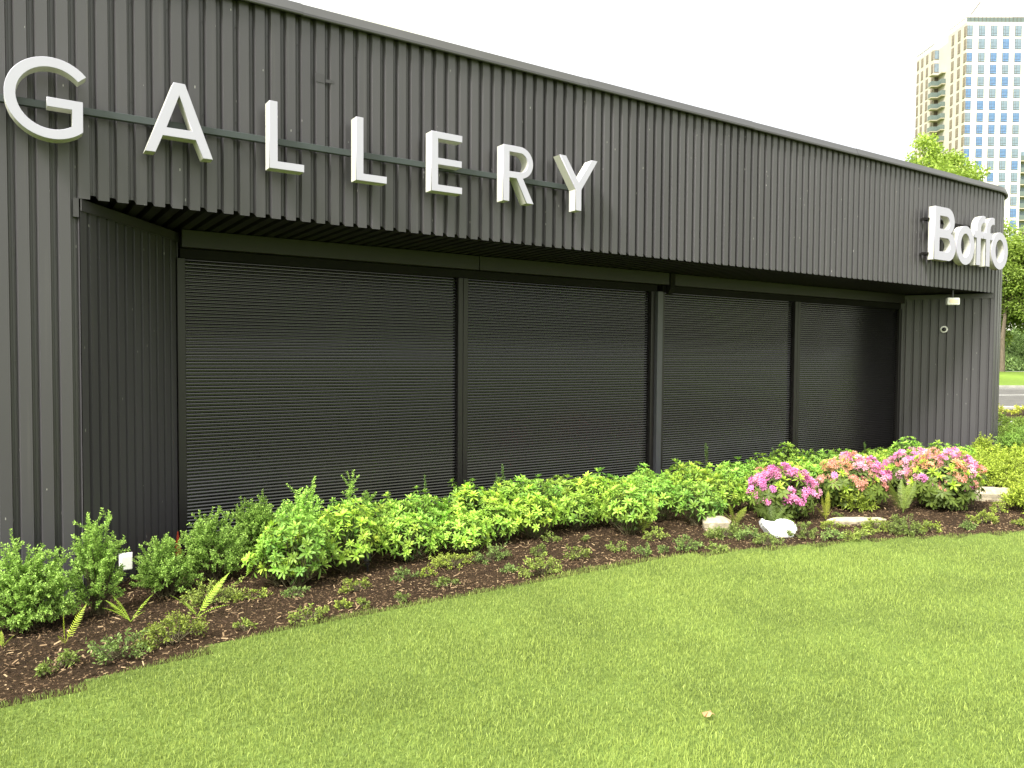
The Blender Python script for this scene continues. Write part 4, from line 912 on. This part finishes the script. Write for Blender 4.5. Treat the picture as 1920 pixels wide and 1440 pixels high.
# ------------------------------------------------------------------ trees
def tree(name, loc, crown_c, crown_r, trunk_r, col, label, n_clump=90, leaf=.13, per=150, seed=1):
    root = empty(name, loc); tag(root, label, 'tree', 'leafy trees behind the building'); r0 = np.random.default_rng(seed)
    cc = np.array(crown_c); cr_ = np.array(crown_r); segs = []
    tip = cc+np.array([0, 0, cr_[2]*.4]); pts = [np.array([0, 0, -.2]), np.array([.05, .05, cc[2]*.35]), cc*np.array([.15, .15, .62]), tip]
    rr = [trunk_r*1.2, trunk_r*.9, trunk_r*.6, trunk_r*.15]
    for a in range(3): segs.append((pts[a], pts[a+1], rr[a], rr[a+1]))
    Pp, Dd, v = [], [], []
    for c in range(n_clump):
        u_ = norm(r0.normal(size=(1, 3)))[0]; rad = r0.uniform(.45, 1.0)**.6
        lump = 1+.22*math.sin(u_[0]*5+seed)*math.sin(u_[1]*4+1)+.12*math.sin(u_[2]*7)
        ctr = cc+u_*cr_*rad*lump*.9
        f_ = r0.uniform(0, .8); segs.append((pts[2]*(1-f_)+pts[3]*f_, ctr, trunk_r*.22, trunk_r*.03))
        n = per; q = norm(r0.normal(size=(n, 3)))*(r0.random((n, 1))**.5)*np.array([.42, .42, .30])*cr_.mean()*.5
        pp = ctr+q; Pp.append(pp); Dd.append(norm(q+r0.normal(0, .3, (n, 3))+np.array([0, 0, -.1])))
        v.append(np.clip(.5+.30*(pp-cc)[:, 2]/cr_[2]+r0.normal(0, .15, n)+r0.normal(0, .07), 0, 1.2))
    Pp = np.concatenate(Pp); Dd = np.concatenate(Dd); v = np.concatenate(v); k = len(Pp)
    V, F, a = leaf_quads(Pp, Dd, leaf*r0.uniform(.7, 1.3, k), leaf*.7*r0.uniform(.7, 1.2, k), v)
    link('crown', np_mesh('crown', V, F, M_LEAF, a), root, color=col)
    V, F = twig_tubes(segs, 7); link('trunk', np_mesh('trunk', V, F, M_BARK), root)
tree('leafy_tree', P(24.3, 45, 0), (0, 0, 11.0), (2.5, 2.5, 3.1), .28, (.26, .37, .06), 'bright green round tree rising behind the roof edge', 210, .17, 190, 3)
tree('leafy_tree', P(38.2, 60, .7), (1.7, 0, 7.0), (2.9, 2.9, 4.5), .20, (.29, .41, .07), 'leafy green tree past the building corner at the right photo edge', 210, .22, 150, 8)
# ivy on the bank
k = 26000; a_ = rng.uniform(32, 48, k); b_ = rng.uniform(60.8, 69.5, k)
zz = np.interp(b_, [60.7, 62, 65, 68, 70], [.70, 1.3, 2.6, 3.7, 3.8])
Pp = np.array([CAM.x, CAM.y, 0])+np.array(rgt)*a_[:, None]+np.array(fh)*b_[:, None]; Pp[:, 2] = zz+rng.uniform(-.05, .35, k)*(1+np.sin(a_*1.7)*np.sin(b_*1.3))
Dd = norm(rng.normal(size=(k, 3))+np.array([0, 0, .6]))
V, F, a = leaf_quads(Pp, Dd, rng.uniform(.2, .34, k), rng.uniform(.12, .2, k), rng.uniform(.1, 1, k))
tag(link('ivy_cover', np_mesh('ivy_cover', V, F, M_LEAF, a), color=(.22, .33, .11)), 'dense green groundcover on the bank beyond the road', 'groundcover', kind='stuff')
# retaining wall and pale low building beyond
M_PALE = mat('pale_render', (.62, .60, .55), .8, .2, noise_amt=.06, noise_scale=2)
M_BLUE = mat('blue_trim', (.10, .32, .50), .5, .3, noise_amt=.05)
M_GLASSD = mat('window_glass_dark', (.18, .24, .30), .12, .6, noise_amt=.1)
rw = tag(slab('retaining_wall', [P(20, 70), P(90, 70), P(90, 70.6), P(20, 70.6)], 0, 5.0, M_PALE, kind=None), 'pale retaining wall above the green bank', 'wall')
lb = empty('low_building', P(36, 84, 0), VR); tag(lb, 'pale low building with blue trim half hidden behind the right tree', 'building')
me = MB().box((0, 0, 0), (40, 14, 10.0)).me('wall', M_PALE); link('wall', me, lb)
me = MB().box((-.2, -.25, 9.1), (40.2, -.003, 9.55)).me('blue_band', M_BLUE); link('blue_band', me, lb)
me = MB().box((4, 2, 10), (40, 12, 12.6)).me('upper_wall', M_PALE); link('upper_storey', me, lb)
for x in range(0, 36, 5):
    f_ = link('window', MB().box((x+1.5, -.08, 6.0), (x+4.0, -.003, 8.3)).me('window', M_WHITE), lb)
    link('pane', MB().box((x+1.62, -.11, 6.12), (x+3.88, -.083, 8.18)).me('pane', M_GLASSD), f_)

# ------------------------------------------------------------------ apartment tower
TZ = 188.
tw = empty('apartment_tower', P(108.85, TZ, 0), VR); tag(tw, 'tall cream apartment tower behind the gallery, sky reflections painted blue on its windows', 'tower')
M_CREAM = mat('cream_panels', (.47, .435, .385), .8, .2, noise_amt=.05, noise_scale=.3)
M_CREAM_LIT = mat('cream_panels_lit', (.68, .67, .65), .8, .2, noise_amt=.04, noise_scale=.3)  # paler copy of the cream wall, brightness of the lit front put into colour
M_FR = mat('window_frame_bronze', (.13, .105, .085), .5, .3, noise_amt=.05)
M_P1 = mat('pane_sky_blue', (.10, .18, .34), .12, .7, noise_amt=.25, noise_scale=1.2)  # reflection of blue sky put into the pane colour
M_P2 = mat('pane_sky_pale', (.17, .22, .28), .12, .7, noise_amt=.15, noise_scale=1.2)  # paler sky reflection, likewise painted as base colour
M_P3 = mat('pane_bronze', (.20, .16, .12), .15, .5, noise_amt=.25, noise_scale=1.2)
M_BALG = mat('balcony_glass', (.12, .15, .145), .1, .6, noise_amt=.08)
M_SLABC = mat('balcony_concrete', (.42, .38, .30), .8, .2, noise_amt=.06)
# bodies
link('front_wall', MB().box((.02, -.02, -1), (13.9, 19, 82.75)).me('front_wall', M_CREAM_LIT), tw)
link('side_wall', MB().box((0, .0, -1), (.018, 8.0, 82.75)).me('side_wall', M_CREAM), tw)
link('rear_block', MB().box((-1.3, 12.0, -1), (.01, 20.3, 81.1)).box((.012, 8.01, -1), (2.4, 11.99, 81.1)).me('rear_block', M_CREAM), tw)
link('parapet', MB().box((.6, .6, 82.75), (13.9, 8, 83.0)).me('parapet', M_CREAM_LIT), tw)
link('plant_room', MB().box((2.5, 5, 82.8), (14, 17, 86.6)).me('plant_room', M_CREAM_LIT), tw)
link('mast', MB().cyl((5, 10, 86.5), (9, 10, 92.0), .12).me('mast', M_FR), tw)
for nm, (x0, y0), (x1, y1), z in (('roof_railing', (0, 0), (13.9, 0), 82.75), ('roof_railing', (0, 0), (0, 8), 82.75), ('roof_railing', (-1.3, 12), (-1.3, 20.3), 81.1)):
    rl = MB(); n = int(math.dist((x0, y0), (x1, y1))/.9)
    for i in range(n+1): x, y = x0+(x1-x0)*i/n, y0+(y1-y0)*i/n; rl.box((x-.03, y-.03, z), (x+.03, y+.03, z+1.2))
    rl.box((x0-.04, y0-.04, z+1.1), (x1+.04, y1+.04, z+1.22))
    link(nm, rl.me(nm, M_FR), tw)
link('glass_screen', MB().box((.1, .05, 82.76), (13.8, .08, 83.8)).me('glass_screen', M_BALG), tw)
# east section with balconies
link('end_bay', MB().box((13.902, 1.6, -1), (24, 30, 52)).me('end_bay', M_CREAM), tw)
rows = [(81.95, 2.55), (78.8, 2.45)]+[(75.5-2.86*i, 2.2) for i in range(24)]
def win(x0, x1, zt, hh, side, pm, key):
    """front window on the y=-.02 face (side False) or on an x=const face (side True)"""
    w_ = x1-x0
    if key not in WM:
        f_ = MB().box((0, -.05, 0), (w_, .0, hh))
        pn = MB()
        a, b = .10, .10; sp_ = w_*.36; sill = hh*.26
        pn.box((a, -.09, a), (sp_-.04, -.052, sill-.04)); pn.box((a, -.09, sill+.04), (sp_-.04, -.052, hh*.62-.03)); pn.box((a, -.09, hh*.62+.03), (sp_-.04, -.052, hh-a))
        pn.box((sp_+.04, -.09, a), (w_-a, -.052, sill-.04)); pn.box((sp_+.04, -.09, sill+.04), (w_-a, -.052, hh-a))
        WM[key] = (f_, pn, {})
    f_, pn, cache = WM[key]
    if 'f' not in cache: cache['f'] = f_.me('window', M_FR)
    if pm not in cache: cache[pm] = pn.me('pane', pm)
    if side is False: o_ = link('window', cache['f'], tw, loc=(x0, -.021, zt-hh))
    else: o_ = link('window', cache['f'], tw, loc=(side-.001, x1, zt-hh), rot=(0, 0, -math.pi/2))
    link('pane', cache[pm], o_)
WM = {}
rr = random.Random(5)
for i, (zt, hh) in enumerate(rows[:24]):
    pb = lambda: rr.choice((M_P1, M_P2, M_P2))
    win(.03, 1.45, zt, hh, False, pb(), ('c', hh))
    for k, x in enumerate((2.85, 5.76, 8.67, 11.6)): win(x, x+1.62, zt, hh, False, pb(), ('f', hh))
    if i < 17:
        win(.05, 1.05, zt, hh, 0, M_P3, ('s0', hh)); win(2.5, 3.6, zt, hh, 0, M_P3, ('s1', hh)); win(5.2, 6.3, zt, hh, 0, M_P3, ('s1', hh))
for i, zt in enumerate([80.7, 77.4]+[74.4-2.86*k for k in range(15)]):
    for y in (12.1, 14.6, 17.0, 19.2):
        win(y, y+1.05, zt, 2.3, -1.3, M_P3, ('r', 2.3))
    if i < 2:
        o_ = link('window', MB().box((-1.2, 11.93, zt-2.3), (.75, 11.998, zt)).me('window', M_FR), tw)
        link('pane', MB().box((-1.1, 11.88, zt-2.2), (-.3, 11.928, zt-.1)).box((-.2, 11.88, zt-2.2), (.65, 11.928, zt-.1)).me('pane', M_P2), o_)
    else:
        o_ = link('window', MB().box((-1.0, 11.95, zt-2.5), (.9, 11.998, zt-.1)).me('window', M_FR), tw)
for i in range(14):
    z = 74.2-2.86*i
    bq = link('balcony', MB().box((-2.6, 10.4, z-.35), (.6, 11.9, z-.1)).box((-1.0, 8.6, z-.35), (-.002, 10.39, z-.1)).me('balcony', M_SLABC), tw)
    if i:
        link('balustrade', MB().box((-2.6, 10.35, z-.1), (-1.02, 10.39, z+1.0)).box((-2.62, 10.4, z-.1), (-2.58, 11.9, z+1.0)).box((-1.04, 8.6, z-.1), (-1.0, 10.38, z+1.0)).box((-1.0, 8.55, z-.1), (-.002, 8.59, z+1.0)).me('balustrade', M_BALG), bq)
for i in range(16):
    z = 50.0-2.86*i
    bq = link('balcony', MB().box((14.1, .2, z-.3), (20, 1.59, z-.02)).me('balcony', M_SLABC), tw)
    link('balustrade', MB().box((14.1, .15, z-.02), (20, .19, z+1.05)).me('balustrade', M_BALG), bq)
    link('window', MB().box((14.6, 1.5, z+.05), (19, 1.598, z+2.3)).me('window', M_GLASSD), tw)
